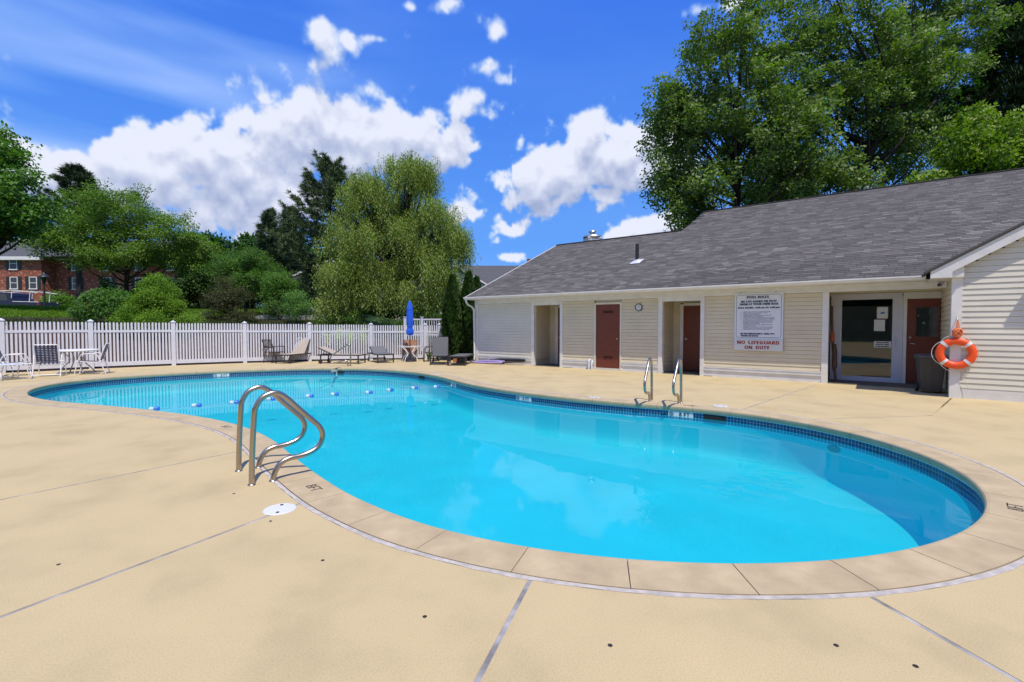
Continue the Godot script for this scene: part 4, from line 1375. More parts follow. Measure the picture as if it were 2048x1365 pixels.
func build_plants() -> void:
	leaf_mat("leaf", Color(0.78, 0.92, 0.3))
	leaf_mat("needle", Color(0.25, 0.35, 0.12), 0.6)
	weathered(mat("bark", lin(0.05, 0.042, 0.034), 0.9), noise_tex(0.04, 0.5, 1.0, 4, 256, 81), 0.7)
	var broad := clump(22, 0.42, 0.20, 0.15, 1, 0.3)
	var small := clump(30, 0.30, 0.10, 0.07, 2, 0.1)
	var tiny := clump(26, 0.17, 0.06, 0.035, 3, -0.2)
	var coarse := clump(16, 0.8, 0.42, 0.34, 4, 0.2)
	var tuft := needle_tuft(26, 0.34, 0.028, 5)
	var dark_lo := Color(0.055, 0.090, 0.028)
	var dark_hi := Color(0.130, 0.185, 0.058)
	# big trees behind the pool house
	leafy_tree("maple_tree", "tall dark green maple behind the pool house, leftmost of its group", "tree", Vector2(15.8, -34.0), 6.0, [[Vector3(15.6, 17.5, -33.5), Vector3(5.2, 7.0, 4.5)], [Vector3(11.2, 14.2, -33), Vector3(2.2, 4.0, 2.6), 0.4], [Vector3(12.0, 10.0, -33), Vector3(2.6, 2.6, 2.4), 0.36], [Vector3(18.5, 13.0, -33.0), Vector3(3.5, 5.0, 3.0), 0.55]], 130, 0.80, 2.0, broad, dark_lo, dark_hi, 0.38, 101, 1.0, "tall trees behind the pool house")
	leafy_tree("maple_tree", "tallest broad maple behind the middle of the pool house roof", "tree", Vector2(23.5, -36.0), 6.5, [[Vector3(22.5, 20.5, -35.5), Vector3(4.8, 7.0, 4.0)], [Vector3(28.5, 18.0, -36), Vector3(4.0, 6.0, 4.0), 0.7], [Vector3(21.5, 11.5, -35), Vector3(4.5, 2.8, 3.0), 0.45], [Vector3(32.5, 23.5, -37), Vector3(5.0, 5.5, 3.0), 0.6]], 130, 0.82, 2.0, broad, dark_lo, dark_hi, 0.42, 102, 1.0, "tall trees behind the pool house")
	leafy_tree("young_maple", "bright yellow-green maple in front of the dark trees, right above the roof", "tree", Vector2(29.0, -30.0), 5.5, [[Vector3(28.6, 11.6, -29.8), Vector3(3.0, 3.4, 2.6)], [Vector3(32.0, 10.5, -29.5), Vector3(2.6, 3.0, 2.4), 0.6], [Vector3(25.3, 9.0, -30.5), Vector3(2.2, 1.7, 2.0), 0.4]], 46, 0.68, 3.2, broad, Color(0.07, 0.12, 0.016), Color(0.15, 0.215, 0.028), 0.22, 103)
	leafy_tree("beech_tree", "shaded beech filling the gap behind the tall maples", "tree", Vector2(26.5, -42.0), 5.0, [[Vector3(24.0, 13.0, -41.0), Vector3(9.5, 5.5, 3.0)], [Vector3(36.0, 15.0, -41.0), Vector3(5.0, 8.0, 3.0), 0.7], [Vector3(33.5, 21.0, -41.0), Vector3(4.5, 6.0, 3.0), 0.6]], 70, 1.0, 1.7, broad, Color(0.018, 0.05, 0.012), Color(0.05, 0.12, 0.02), 0.4, 104, 1.15)
	conifer("dark_pine", "dark pine towering at the top right behind the maples", Vector2(39.5, -39.0), 28.0, 4.6, 13.0, tuft, Color(0.02, 0.045, 0.018), Color(0.055, 0.10, 0.035), 105, 2.0, 0.15)
	# left side
	leafy_tree("spreading_maple", "wide fresh green maple in front of the brick house", "tree", Vector2(-26.2, -33.0), 4.1, [[Vector3(-26.4, 8.6, -33), Vector3(3.6, 2.5, 3.0)], [Vector3(-29.8, 7.2, -33), Vector3(2.2, 1.7, 2.2), 0.5], [Vector3(-22.8, 7.0, -32.6), Vector3(2.2, 1.9, 2.2), 0.5], [Vector3(-26.0, 6.0, -31.6), Vector3(3.8, 1.0, 2.0), 0.5], [Vector3(-20.8, 6.4, -32.6), Vector3(1.3, 1.3, 1.3), 0.25]], 64, 0.62, 5.0, small, Color(0.055, 0.10, 0.02), Color(0.135, 0.21, 0.045), 0.2, 111, 1.15)
	leafy_tree("shade_tree", "dark broad-leaved tree reaching in at the left edge of the picture", "tree", Vector2(-28.0, -25.0), 4.0, [[Vector3(-27.0, 8.2, -24.5), Vector3(3.2, 3.0, 2.8)], [Vector3(-24.2, 7.4, -24.0), Vector3(1.5, 1.8, 1.6), 0.35], [Vector3(-25.6, 9.8, -24.0), Vector3(1.1, 1.3, 1.0), 0.2], [Vector3(-26.8, 6.2, -24.6), Vector3(2.4, 0.9, 1.6), 0.4]], 56, 0.72, 3.8, broad, Color(0.028, 0.075, 0.016), Color(0.085, 0.17, 0.03), 0.3, 112, 0.8)
	conifer("distant_pine", "dark ragged pine top behind the spreading maple", Vector2(-41.0, -46.0), 13.2, 3.6, 7.0, tuft, Color(0.02, 0.045, 0.02), Color(0.045, 0.08, 0.03), 113, 1.6, 0.1)
	conifer("white_pine", "dark upswept pine standing left behind the willow", Vector2(-12.2, -32.5), 9.9, 5.0, 0.6, tuft, Color(0.04, 0.075, 0.03), Color(0.12, 0.18, 0.07), 114, 1.1, 0.3)
	var far := [[-36.5, -58.0, 12.2, 3.0], [-33.5, -60.0, 12.6, 2.6], [-30.5, -57.0, 11.6, 2.5], [-28.0, -60.0, 12.2, 2.4], [-25.4, -58.0, 11.4, 2.6], [-22.5, -60.0, 11.8, 2.6]]
	for i in far.size():
		var e: Array = far[i]
		var h: float = e[2]
		leafy_tree("treeline_tree", ["distant dark tree just right of the spreading maple crown", "tallest distant tree in the gap right of the spreading maple", "distant dark tree in the middle of the far treeline", "distant dark tree below the small spiky pines", "distant dark tree touching the white pine's left branches", "distant dark tree mostly behind the white pine"][i], "tree", Vector2(e[0], e[1]), 6.0, [[Vector3(e[0], h - 3.6, e[1]), Vector3(e[3], 3.4, e[3])]], 16, 1.3, 2.6, coarse, Color(0.014, 0.045, 0.012), Color(0.045, 0.10, 0.022), 0.25, 120 + i, 0.9, "trees of the far treeline")
	conifer("spruce_tree", "small spiky dark spruce rising over the far treeline", Vector2(-26.9, -54.0), 11.2, 2.2, 3.0, tuft, Color(0.022, 0.05, 0.02), Color(0.06, 0.11, 0.04), 127, 1.7, 0.1)
	conifer("spruce_tree", "spiky dark spruce beside the white pine, right one of two", Vector2(-25.0, -55.0), 11.6, 2.2, 3.0, tuft, Color(0.022, 0.05, 0.02), Color(0.06, 0.11, 0.04), 128, 1.7, 0.1)
	leafy_tree("weeping_cherry", "soft mid green domed tree right of the spreading maple", "tree", Vector2(-15.9, -29.0), 2.8, [[Vector3(-16.0, 4.6, -29), Vector3(1.7, 1.4, 1.5)], [Vector3(-14.3, 3.9, -28.6), Vector3(1.0, 1.0, 1.0), 0.5]], 22, 0.72, 11.0, small, Color(0.04, 0.085, 0.02), Color(0.09, 0.17, 0.04), 0.12, 131, 0.8)
	leafy_tree("purple_leaf_plum", "small brownish olive tree with open branches behind the fence", "tree", Vector2(-14.6, -25.6), 1.9, [[Vector3(-14.6, 2.9, -25.6), Vector3(1.1, 1.1, 1.0)], [Vector3(-15.3, 2.2, -25.2), Vector3(0.7, 0.8, 0.7), 0.5], [Vector3(-14.0, 1.9, -25.0), Vector3(0.7, 0.6, 0.6), 0.4]], 18, 0.46, 9.0, small, Color(0.030, 0.034, 0.018), Color(0.085, 0.085, 0.045), 0.1, 132, 0.6)
	leafy_tree("lilac_bush", "light green bush right of the brownish olive tree", "shrub", Vector2(-13.0, -27.0), 2.4, [[Vector3(-13.0, 3.5, -27.0), Vector3(0.9, 0.9, 0.8)]], 16, 0.52, 11.0, small, Color(0.05, 0.11, 0.02), Color(0.10, 0.19, 0.04), 0.07, 133, 0.7)
	leafy_tree("rhododendron", "low mounded green shrub on the lawn edge", "shrub", Vector2(-12.7, -26.4), 1.7, [[Vector3(-12.8, 2.2, -26.4), Vector3(0.85, 0.4, 0.7)]], 14, 0.36, 15.0, small, Color(0.04, 0.095, 0.02), Color(0.09, 0.16, 0.05), 0.05, 134, 0.6)
	leafy_tree("spirea_bush", "fine twigged pale green bush left of the willow", "shrub", Vector2(-11.1, -25.0), 1.5, [[Vector3(-11.1, 2.5, -25.0), Vector3(0.75, 0.75, 0.7)]], 16, 0.42, 12.0, tiny, Color(0.05, 0.12, 0.03), Color(0.11, 0.20, 0.06), 0.05, 135, 1.1)
	leafy_tree("privet_bush", "leafy green bush under the left skirts of the willow", "shrub", Vector2(-8.6, -24.6), 1.0, [[Vector3(-8.4, 1.4, -24.6), Vector3(1.7, 0.6, 0.8)]], 18, 0.42, 12.0, small, Color(0.04, 0.09, 0.02), Color(0.08, 0.15, 0.035), 0.05, 136, 0.7)
	leafy_tree("foundation_shrub", "round bush against the brick house wall", "shrub", Vector2(-51.5, -56.5), 4.0, [[Vector3(-52.0, 3.9, -56.5), Vector3(1.6, 0.8, 1.0)]], 10, 0.8, 7.0, small, Color(0.05, 0.11, 0.02), Color(0.10, 0.18, 0.04), 0.05, 137, 1.5)
	leafy_tree("boxwood_hedge", "dark hedge behind the white railing under the willow", "hedge", Vector2(-2.6, -24.2), 0.6, [[Vector3(-3.9, 1.2, -24.2), Vector3(3.2, 1.0, 0.6)]], 30, 0.45, 12.0, small, Color(0.025, 0.06, 0.015), Color(0.06, 0.11, 0.03), 0.05, 138, 0.8)
	willow()
	var r := RandomNumberGenerator.new()
	r.seed = 51
	# clipped globe and yew on the bank
	for k in 2:
		var p: Vector2 = [Vector2(-17.1, -20.6), Vector2(-15.3, -20.9)][k]
		var y := ground_height(p.x, p.y)
		var o := thing(["clipped_bush", "yew_bush"][k], ["dense clipped globe bush behind the fence", "loose pyramid-shaped yellow-green yew behind the fence"][k], "shrub", Vector3(p.x, y, p.y))
		var list := []
		var tints := []
		if k == 0:
			spread(list, tints, [[Vector3(0, 0.75, 0), Vector3(1.05, 0.88, 1.0)]], 95.0, Color(0.03, 0.08, 0.016), Color(0.085, 0.17, 0.04), r, 1.0, 0.86, 0.0)
		else:
			var puffs := []
			for i in 60:
				var h := pow(r.randf(), 1.25)
				var a := r.randf() * TAU
				var rad := 1.75 * (1.0 - h * 0.93) * r.randf_range(0.55, 1.0)
				puffs.append([Vector3(cos(a) * rad, 0.3 + h * 2.0, sin(a) * rad), Vector3(0.34, 0.30, 0.34) * r.randf_range(0.75, 1.2)])
			spread(list, tints, puffs, 38.0, Color(0.05, 0.11, 0.012), Color(0.14, 0.23, 0.025), r, 1.0, 0.7, 0.0)
		scatter("foliage", tiny if k else clump(22, 0.12, 0.075, 0.045, 7), list, tints, mats.leaf, o)
		obj("stem", MB.new().tube([Vector3(0, -0.1, 0), Vector3(0.02, 0.9, 0)], [0.08, 0.05], 6), mats.bark, o)
	# three arborvitae beside the pool house
	var spots := [[Vector2(-2.42, -19.75), 3.30, 0.43, "slender arborvitae, left one of three beside the pool house"], [Vector2(-1.76, -19.85), 3.44, 0.42, "slender arborvitae, tallest in the middle of three beside the pool house"], [Vector2(-1.50, -20.6), 3.3, 0.38, "slender arborvitae, farthest back of three beside the pool house"]]
	var spray := needle_tuft(20, 0.16, 0.035, 9)
	for s in spots:
		var o := thing("arborvitae", s[3], "tree", Vector3(s[0].x, 0.0, s[0].y), 0.0, "arborvitae beside the pool house")
		var list := []
		var tints := []
		for i in 2600:
			var h := r.randf()
			var a := r.randf() * TAU
			var rad: float = s[2] * pow(sin(PI * clampf(h * 0.80 + 0.20, 0.0, 1.0)), 0.75) * (0.8 + 0.18 * sin(a * 5.0 + h * 9.0)) * r.randf_range(0.72, 1.08)
			list.append(Transform3D(Basis(Vector3.UP, a) * Basis(Vector3(0, 0, 1), -0.35) * Basis().scaled(Vector3.ONE * r.randf_range(0.7, 1.3)), Vector3(cos(a) * rad, 0.08 + h * s[1], -sin(a) * rad)))
			tints.append(Color(0.02, 0.055, 0.008).lerp(Color(0.06, 0.13, 0.02), r.randf()))
		scatter("foliage", spray, list, tints, mats.needle, o)
		obj("trunk", MB.new().tube([Vector3.ZERO, Vector3(0, s[1] * 0.9, 0)], [0.06, 0.015], 6), mats.bark, o)
	# variegated plant and day lilies at the fence
	leafy_tree("variegated_shrub", "pale variegated shrub showing between the fence pickets", "shrub", Vector2(-7.0, -21.6), 0.3, [[Vector3(-7.0, 0.85, -21.6), Vector3(1.15, 0.35, 0.4)]], 14, 0.32, 16.0, small, Color(0.16, 0.24, 0.08), Color(0.42, 0.48, 0.26), 0.04, 141, 0.6)
	for s in [[Vector2(-3.35, -19.55), "clump of day lilies beside the umbrella table"], [Vector2(-2.95, -19.35), "clump of day lilies behind the upright grey lounger"]]:
		var o := thing("day_lily", s[1], "plant", Vector3(s[0].x, 0, s[0].y))
		var m := MB.new()
		for i in 46:
			var a := r.randf() * TAU
			var d := Vector3(cos(a), 0, sin(a))
			var l := r.randf_range(0.35, 0.75)
			var w := d.cross(Vector3.UP) * 0.011
			var k := r.randf_range(0.6, 1.2)
			m.tint(Color(0.10 * k, 0.19 * k, 0.04 * k))
			var prev := d * 0.05
			for q in range(1, 5):
				var t := q / 4.0
				var p := d * (0.05 + l * 0.55 * t * t) + Vector3.UP * l * (t - 0.42 * t * t * t)
				var wide := 1.0 - t * 0.85
				var nn := (d * 0.5 + Vector3.UP).normalized()
				m.quad(prev - w * (wide + 0.2), prev + w * (wide + 0.2), p + w * wide, p - w * wide, nn)
				prev = p
		obj("leaves", m, mats.leaf, o)
		var fl := MB.new()
		for i in 3:
			var x := r.randf_range(-0.15, 0.15)
			fl.tube([Vector3(x * 0.3, 0, 0), Vector3(x, 0.8 + r.randf() * 0.25, x * 0.4)], 0.005, 4)
		obj("flower_stem", fl, mats.bark, o)
	# low ground cover along the top of the bank
	var list := []
	var tints := []
	for i in 2600:
		var az := deg_to_rad(r.randf_range(-56.0, -16.0))
		var rad := r.randf_range(27.6, 28.9)
		var p := Vector2(sin(az), -cos(az)) * rad
		list.append(Transform3D(Basis(Vector3.UP, r.randf() * TAU).scaled(Vector3.ONE * r.randf_range(0.5, 1.0)), Vector3(p.x, ground_height(p.x, p.y) - 0.02, p.y)))
		tints.append(Color(0.02, 0.045, 0.012).lerp(Color(0.06, 0.10, 0.03), r.randf()))
	var gc := scatter("ground_cover", tiny, list, tints, mats.leaf, self)
	stuff(gc)
	gc.set_meta("label", "low dark ground cover along the top of the mulch bank")
	list = []
	tints = []
	for i in 5200:
		var az := deg_to_rad(r.randf_range(-40.0, 12.0))
		var rad := r.randf_range(41.0, 44.0) + 5.0 * smoothstep(-24.0, -40.0, rad_to_deg(az))
		var p := Vector2(sin(az), -cos(az)) * rad
		var top := 2.6 + 0.9 * sin(az * 31.0) + 0.6 * sin(az * 77.0)
		list.append(Transform3D(Basis(Vector3.UP, r.randf() * TAU).scaled(Vector3.ONE * r.randf_range(0.6, 1.1)), Vector3(p.x, ground_height(p.x, p.y) + top * pow(r.randf(), 0.7), p.y)))
		tints.append(Color(0.02, 0.05, 0.012).lerp(Color(0.06, 0.13, 0.03), r.randf()))
	var us := scatter("undergrowth", broad, list, tints, mats.leaf, self)
	stuff(us)
	us.set_meta("label", "dark undergrowth along the edge of the far trees")
	list = []
	tints = []
	for i in 5200:
		var az := deg_to_rad(r.randf_range(100.0, 260.0))
		var rad := r.randf_range(26.0, 30.0)
		var p := Vector2(sin(az), -cos(az)) * rad
		var top := 8.5 + 2.0 * sin(az * 9.0) + 1.2 * sin(az * 23.0)
		list.append(Transform3D(Basis(Vector3.UP, r.randf() * TAU).scaled(Vector3.ONE * r.randf_range(0.9, 1.6)), Vector3(p.x, top * pow(r.randf(), 0.8), p.y)))
		tints.append(Color(0.02, 0.05, 0.012).lerp(Color(0.06, 0.13, 0.03), r.randf()))
	var belt := scatter("tree_belt", coarse, list, tints, mats.leaf, self)
	stuff(belt)
	belt.set_meta("label", "belt of trees on the side of the pool behind the viewer")
	var blade := needle_tuft(14, 0.10, 0.012, 31)
	list = []
	tints = []
	for i in 16000:
		var az := deg_to_rad(r.randf_range(-52.0, -18.0))
		var rad := sqrt(r.randf_range(29.4 * 29.4, 41.0 * 41.0))
		var p := Vector2(sin(az), -cos(az)) * rad
		list.append(Transform3D(Basis(Vector3.UP, r.randf() * TAU).scaled(Vector3.ONE * r.randf_range(0.7, 1.4)), Vector3(p.x, ground_height(p.x, p.y), p.y)))
		tints.append(Color(0.10, 0.20, 0.012).lerp(Color(0.18, 0.31, 0.02), r.randf()))
	var gr := scatter("grass", blade, list, tints, mats.leaf, self)
	stuff(gr)
	gr.set_meta("label", "short mown grass on the bank beyond the fence")


func willow() -> void:
	var r := RandomNumberGenerator.new()
	r.seed = 61
	var base := Vector3(-5.6, ground_height(-5.6, -26.4), -26.4)
	var o := thing("willow_tree", "big weeping willow with yellow-green hanging branches behind the fence", "tree", base)
	var m := MB.new()
	for i in 34:
		var t := i / 34.0
		var a := r.randf() * TAU
		var d := Vector3(cos(a), -0.9 - r.randf() * 0.8, sin(a)).normalized()
		var nn := Vector3(-d.x * 0.4, 0.9, -d.z * 0.4) + Vector3(r.randfn(), r.randfn(), r.randfn()) * 0.3
		nn = (nn - d * nn.dot(d)).normalized()
		m.leaf(Vector3(0.10 * sin(t * 2.0) + r.randfn() * 0.05, -t * 1.5, 0.03 * sin(t * 5.0) + r.randfn() * 0.05), d, nn, r.randf_range(0.12, 0.20), 0.034, Vector3(0, 0.2, 0))
	var strand := m.mesh()
	var domes := [[Vector3(-7.7, 8.6, -26.0), Vector3(1.1, 1.3, 1.2)], [Vector3(-3.1, 5.8, -25.8), Vector3(0.9, 1.2, 1.2)], [Vector3(-5.2, 9.3, -26.0), Vector3(1.1, 1.4, 1.1)], [Vector3(-5.8, 8.6, -26.0), Vector3(1.6, 1.9, 1.6)], [Vector3(-7.4, 7.6, -25.6), Vector3(1.5, 1.8, 1.5)], [Vector3(-8.7, 6.0, -25.8), Vector3(1.2, 1.4, 1.5)], [Vector3(-4.2, 6.6, -25.8), Vector3(1.7, 1.7, 1.7)], [Vector3(-3.5, 5.2, -26.0), Vector3(1.1, 1.3, 1.5)], [Vector3(-9.1, 4.0, -25.6), Vector3(1.0, 1.0, 1.3)], [Vector3(-6.2, 5.4, -24.9), Vector3(2.5, 1.9, 1.5)], [Vector3(-4.6, 4.2, -24.8), Vector3(1.8, 1.2, 1.2)], [Vector3(-8.0, 4.2, -24.8), Vector3(1.6, 1.3, 1.2)], [Vector3(-6.2, 6.5, -27.2), Vector3(3.2, 2.4, 1.6)], [Vector3(-3.3, 3.4, -25.2), Vector3(1.1, 0.9, 1.1)], [Vector3(-6.6, 3.1, -24.6), Vector3(2.8, 0.8, 0.9)], [Vector3(-9.2, 2.6, -25.0), Vector3(0.8, 0.7, 0.9)]]
	var list := []
	var tints := []
	var arms := []
	for dm in domes:
		var c: Vector3 = dm[0] - base
		var s: Vector3 = dm[1]
		var tone := r.randf()
		for k in int(25.0 * (s.x + s.y) * 0.5):
			# a spray: several strands from one drooping twig
			var d := Vector3(r.randfn(), absf(r.randfn()) * 0.9 + 0.1, r.randfn()).normalized()
			var hub := c + d * s * r.randf_range(0.6, 1.05)
			if r.randf() < 0.25: arms.append(hub)
			var t2 := clampf(tone * 0.3 + r.randfn() * 0.22 + 0.35, 0.0, 1.0)
			for q in 9:
				var at := hub + Vector3(r.randfn() * 0.22, r.randfn() * 0.12, r.randfn() * 0.22)
				var l := r.randf_range(0.5, 1.05)
				var lowest := 0.55
				if at.y - 1.5 * l < lowest: l = maxf((at.y - lowest) / 1.5, 0.2)
				var out := Vector3(d.x, 0, d.z)
				var tilt := Basis(Vector3.UP, r.randf() * TAU) * Basis(Vector3.RIGHT, r.randfn() * 0.17)
				list.append(Transform3D(tilt * Basis().scaled(Vector3(1.0, l, 1.0)), at + out * 0.1))
				tints.append(Color(0.16, 0.225, 0.045).lerp(Color(0.34, 0.42, 0.14), clampf(t2 + r.randfn() * 0.12, 0.0, 1.0)))
	scatter("hanging_foliage", strand, list, tints, mats.leaf, o)
	obj("trunk", MB.new().tube([Vector3(0, -0.3, 0), Vector3(0.05, 0.8, 0), Vector3(-0.2, 2.4, 0.1), Vector3(-0.3, 3.6, 0.2)], [0.42, 0.33, 0.28, 0.24], 9), mats.bark, o)
	var b := MB.new()
	for a in arms:
		var from := Vector3(-0.3, r.randf_range(2.6, 3.7), 0.2)
		var mid: Vector3 = from.lerp(a, 0.5) + Vector3(0, 0.5, 0)
		b.tube([from, from.lerp(mid, 0.6), mid.lerp(a, 0.5), a], [0.10, 0.08, 0.045, 0.015], 5)
	obj("branches", b, mats.bark, o)


# ------------------------------------------------------------------ things at the pool
const RAIL := [[0.0, 0.0], [0.01, 0.3], [0.03, 0.62], [0.047, 0.69], [0.085, 0.752], [0.14, 0.786], [0.20, 0.797], [0.255, 0.775], [0.318, 0.722], [0.38, 0.655], [0.45, 0.582], [0.52, 0.512], [0.578, 0.452], [0.612, 0.39], [0.614, 0.325], [0.585, 0.262], [0.535, 0.222], [0.455, 0.195], [0.38, 0.186], [0.325, 0.184], [0.262, 0.165], [0.215, 0.122], [0.185, 0.06], [0.172, 0.0]]


func smooth_path(p: Array, each := 3) -> Array:
	var out := []
	for i in p.size() - 1:
		for k in each: out.append(p[i].cubic_interpolate(p[i + 1], p[maxi(i - 1, 0)], p[mini(i + 2, p.size() - 1)], float(k) / each))
	out.append(p[-1])
	return out


func grab_rail(label: String, at: Vector2, inward: Vector2, group: String) -> void:
	var o := thing("grab_rail", label, "handrail", Vector3(at.x, 0, at.y), rad_to_deg(atan2(-inward.y, inward.x)), group)
	obj("rail", MB.new().tube(smooth_path(RAIL.map(func(q): return Vector3(q[0], q[1], 0))), 0.0242, 14), mats.steel, o)
	for x in [0.0, 0.172]:
		obj("escutcheon", MB.new().lathe([Vector2(0.034, 0.0), Vector2(0.034, 0.004), Vector2(0.026, 0.012)], 16, Transform3D(Basis(), Vector3(x, 0.001, 0))), mats.steel, o)


func wall_frame(i: int, off: float, y: float) -> Transform3D:   # facing the water
	var o := Vector3(ring_out[posmod(i, ring.size())].x, 0, ring_out[posmod(i, ring.size())].y)
	var p := ring_at(i, off)
	return Transform3D(Basis(o.cross(Vector3.UP), Vector3.UP, -o), Vector3(p.x, y, p.y))


func build_pool_things() -> void:
	grab_rail("near stainless grab rail beside the white skimmer lid", Vector2(-2.29, -4.22), Vector2(0.77, -0.64), "grab rails at the near edge of the pool")
	grab_rail("second near stainless grab rail, farther from the white skimmer lid", Vector2(-2.635, -4.63), Vector2(0.77, -0.64), "grab rails at the near edge of the pool")
	for k in 2:
		var p: Vector2 = [Vector2(2.62, -9.05), Vector2(3.08, -8.79)][k]
		var inward := -ring_out[ring_near(p)]
		grab_rail(["left stainless grab rail across the pool before the red doors", "right stainless grab rail across the pool before the rules sign"][k], p, inward, "grab rails at the far edge of the pool")
	var er := thing("entry_rail", "small steel entry rail at the far shallow end before the loungers", "handrail", Vector3(-5.59, 0, -16.75))
	obj("rail", MB.new().tube(smooth_path([Vector3(0, 0, 0), Vector3(0, 0.6, 0), Vector3(-0.02, 0.72, 0), Vector3(-0.09, 0.76, 0), Vector3(-0.2, 0.68, 0), Vector3(-0.6, 0.40, 0.02), Vector3(-0.68, 0.3, 0.03), Vector3(-0.66, 0.16, 0.03), Vector3(-0.55, 0.11, 0.03), Vector3(-0.2, 0.2, 0.02), Vector3(-0.11, 0.14, 0.01), Vector3(-0.09, 0.0, 0.0)]), 0.0242, 10), mats.steel, er)
	# skimmer lids in the deck
	var lids := [[Vector2(-1.77, -3.65), 0.118, "round white skimmer lid with finger holes in the near deck"], [Vector2(3.64, -8.42), 0.125, "white skimmer lid in the deck beyond the eight foot marker"], [Vector2(1.61, -9.42), 0.11, "small white skimmer lid by the far coping, left of the rails"], [Vector2(-2.2, -13.95), 0.13, "white skimmer lid at the far left bend of the pool deck"]]
	for l in lids:
		var o := thing("skimmer_lid", l[2], "lid", Vector3(l[0].x, 0, l[0].y), 0.0, "white skimmer lids in the deck")
		var r: float = l[1]
		obj("lid", MB.new().lathe([Vector2(r, 0.0), Vector2(r, 0.004), Vector2(r - 0.006, 0.008), Vector2(0.0, 0.009)], 36), mats.marker_white, o)
		for s in [-1.0, 1.0]: obj("finger_hole", MB.new().lathe([Vector2(0.013, 0.0085), Vector2(0.013, 0.0105), Vector2(0.0, 0.0105)], 10, Transform3D(Basis(), Vector3(0.02 * s, 0, 0.075 * s))), mats.dark_void, o)
	var pool := get_node("swimming_pool") as Node3D
	# skimmer mouths in the tile band
	for p in [Vector2(3.36, -8.0), Vector2(-2.66, -14.35), Vector2(-5.7, -15.97)]:
		var i := ring_near(p)
		var w := 0.34 if p.x > 0 else 0.3
		obj("skimmer_mouth", MB.new().box(Vector3(0, -0.155, 0.006), Vector3(w, 0.13, 0.014)), mats.dark_void, pool, wall_frame(i, 0.028, 0.0))
	# depth markers
	for d in [[Vector2(2.80, -8.2), "8 FT"], [Vector2(0.13, -10.05), "5 FT"], [Vector2(-9.22, -15.36), "3 FT"], [Vector2(-1.68, -12.52), "5 FT"]]:
		var i := ring_near(d[0])
		var f := wall_frame(i, 0.028, -0.135)
		var m := obj("depth_marker", MB.new().box(Vector3(0, 0, 0.004), Vector3(0.42, 0.093, 0.012)), mats.marker_white, pool, f)
		var t := letters(d[1], 0.066)
		obj("lettering", t, mats.black_print, m, Transform3D(Basis(), Vector3(0.06, 0.0, 0.0115)))
		var ban := MB.new()
		var hoop := range(24).map(func(k): return Vector3(-0.155 + cos(TAU * k / 24.0) * 0.034, sin(TAU * k / 24.0) * 0.034, 0.0115))
		ban.tube(hoop, 0.0045, 5, true)
		ban.bar(Vector3(-0.155 - 0.024, 0.024, 0.012), Vector3(-0.155 + 0.024, -0.024, 0.012), 0.004, 0.007, Vector3(0, 0, 1))
		ban.bar(Vector3(-0.17, -0.012, 0.0115), Vector3(-0.145, 0.016, 0.0115), 0.004, 0.009, Vector3(0, 0, 1))
		obj("no_diving_symbol", ban, mats.black_print, m)
		for k in [-0.105, 0.0, 0.105]: obj("tile_joint", MB.new().box(Vector3(k, 0, 0.0108), Vector3(0.003, 0.093, 0.0006)), mats.grout, m)
	# depths marked on the coping
	for d in [[Vector2(-1.66, -4.16), "8FT"], [Vector2(3.86, -3.66), "8FT"], [Vector2(-3.93, -6.70), "5FT"], [Vector2(3.2, -8.55), "8FT"]]:
		var i := ring_near(d[0])
		var o := ring_out[i]
		var inward := Vector3(-o.x, 0, -o.y)
		var p := ring_at(i, 0.17)
		var lt := letters(d[1], 0.085, false)
		lt.depth = 0.0015
		obj("coping_lettering", lt, mats.black_print, pool, Transform3D(Basis(inward.cross(Vector3.UP), inward, Vector3.UP), Vector3(p.x, 0.0075, p.y)))
	# light niche in the wall, returns, main drain
	var li := ring_near(Vector2(4.34, -6.55))
	var niche := MB.new().lathe([Vector2(0.0, 0.03), Vector2(0.07, 0.026), Vector2(0.095, 0.012), Vector2(0.095, -0.03)], 22, Transform3D(Basis(Vector3.RIGHT, PI / 2), Vector3.ZERO))
	obj("underwater_light", niche, mats.dark_metal, pool, wall_frame(li, 0.026, -0.275) * Transform3D(Basis().scaled(Vector3(1.0, 0.5, 1.0)), Vector3.ZERO))
	var dr := Vector2(0.85, -3.7)
	obj("main_drain", MB.new().lathe([Vector2(0.16, 0.0), Vector2(0.15, 0.03), Vector2(0.0, 0.05)], 24, Transform3D(Basis(), Vector3(dr.x, -0.17 - pool_depth(dr.x, dr.y), dr.y))), mat("drain_blue", lin(0.02, 0.30, 0.48), 0.6), pool)
	# safety rope with its floats
	var rope := thing("safety_rope", "rope with blue and white floats across the pool", "rope")
	var fl := [Vector2(-7.2, -8.72), Vector2(-6.76, -9.11), Vector2(-6.22, -9.51), Vector2(-5.69, -9.88), Vector2(-5.18, -10.36), Vector2(-4.53, -10.8), Vector2(-4.07, -11.08), Vector2(-3.37, -11.37), Vector2(-2.98, -11.8), Vector2(-2.46, -12.19), Vector2(-1.94, -12.45), Vector2(-1.56, -12.66)]
	mat("rope_line", lin(0.25, 0.5, 0.6), 0.6)
	obj("rope_line", MB.new().tube(smooth_path(fl.map(func(q): return Vector3(q.x, WATER - 0.006, q.y))), 0.005, 6), mats.rope_line, rope)
	var blue := mat("float_blue", lin(0.01, 0.12, 0.55), 0.35)
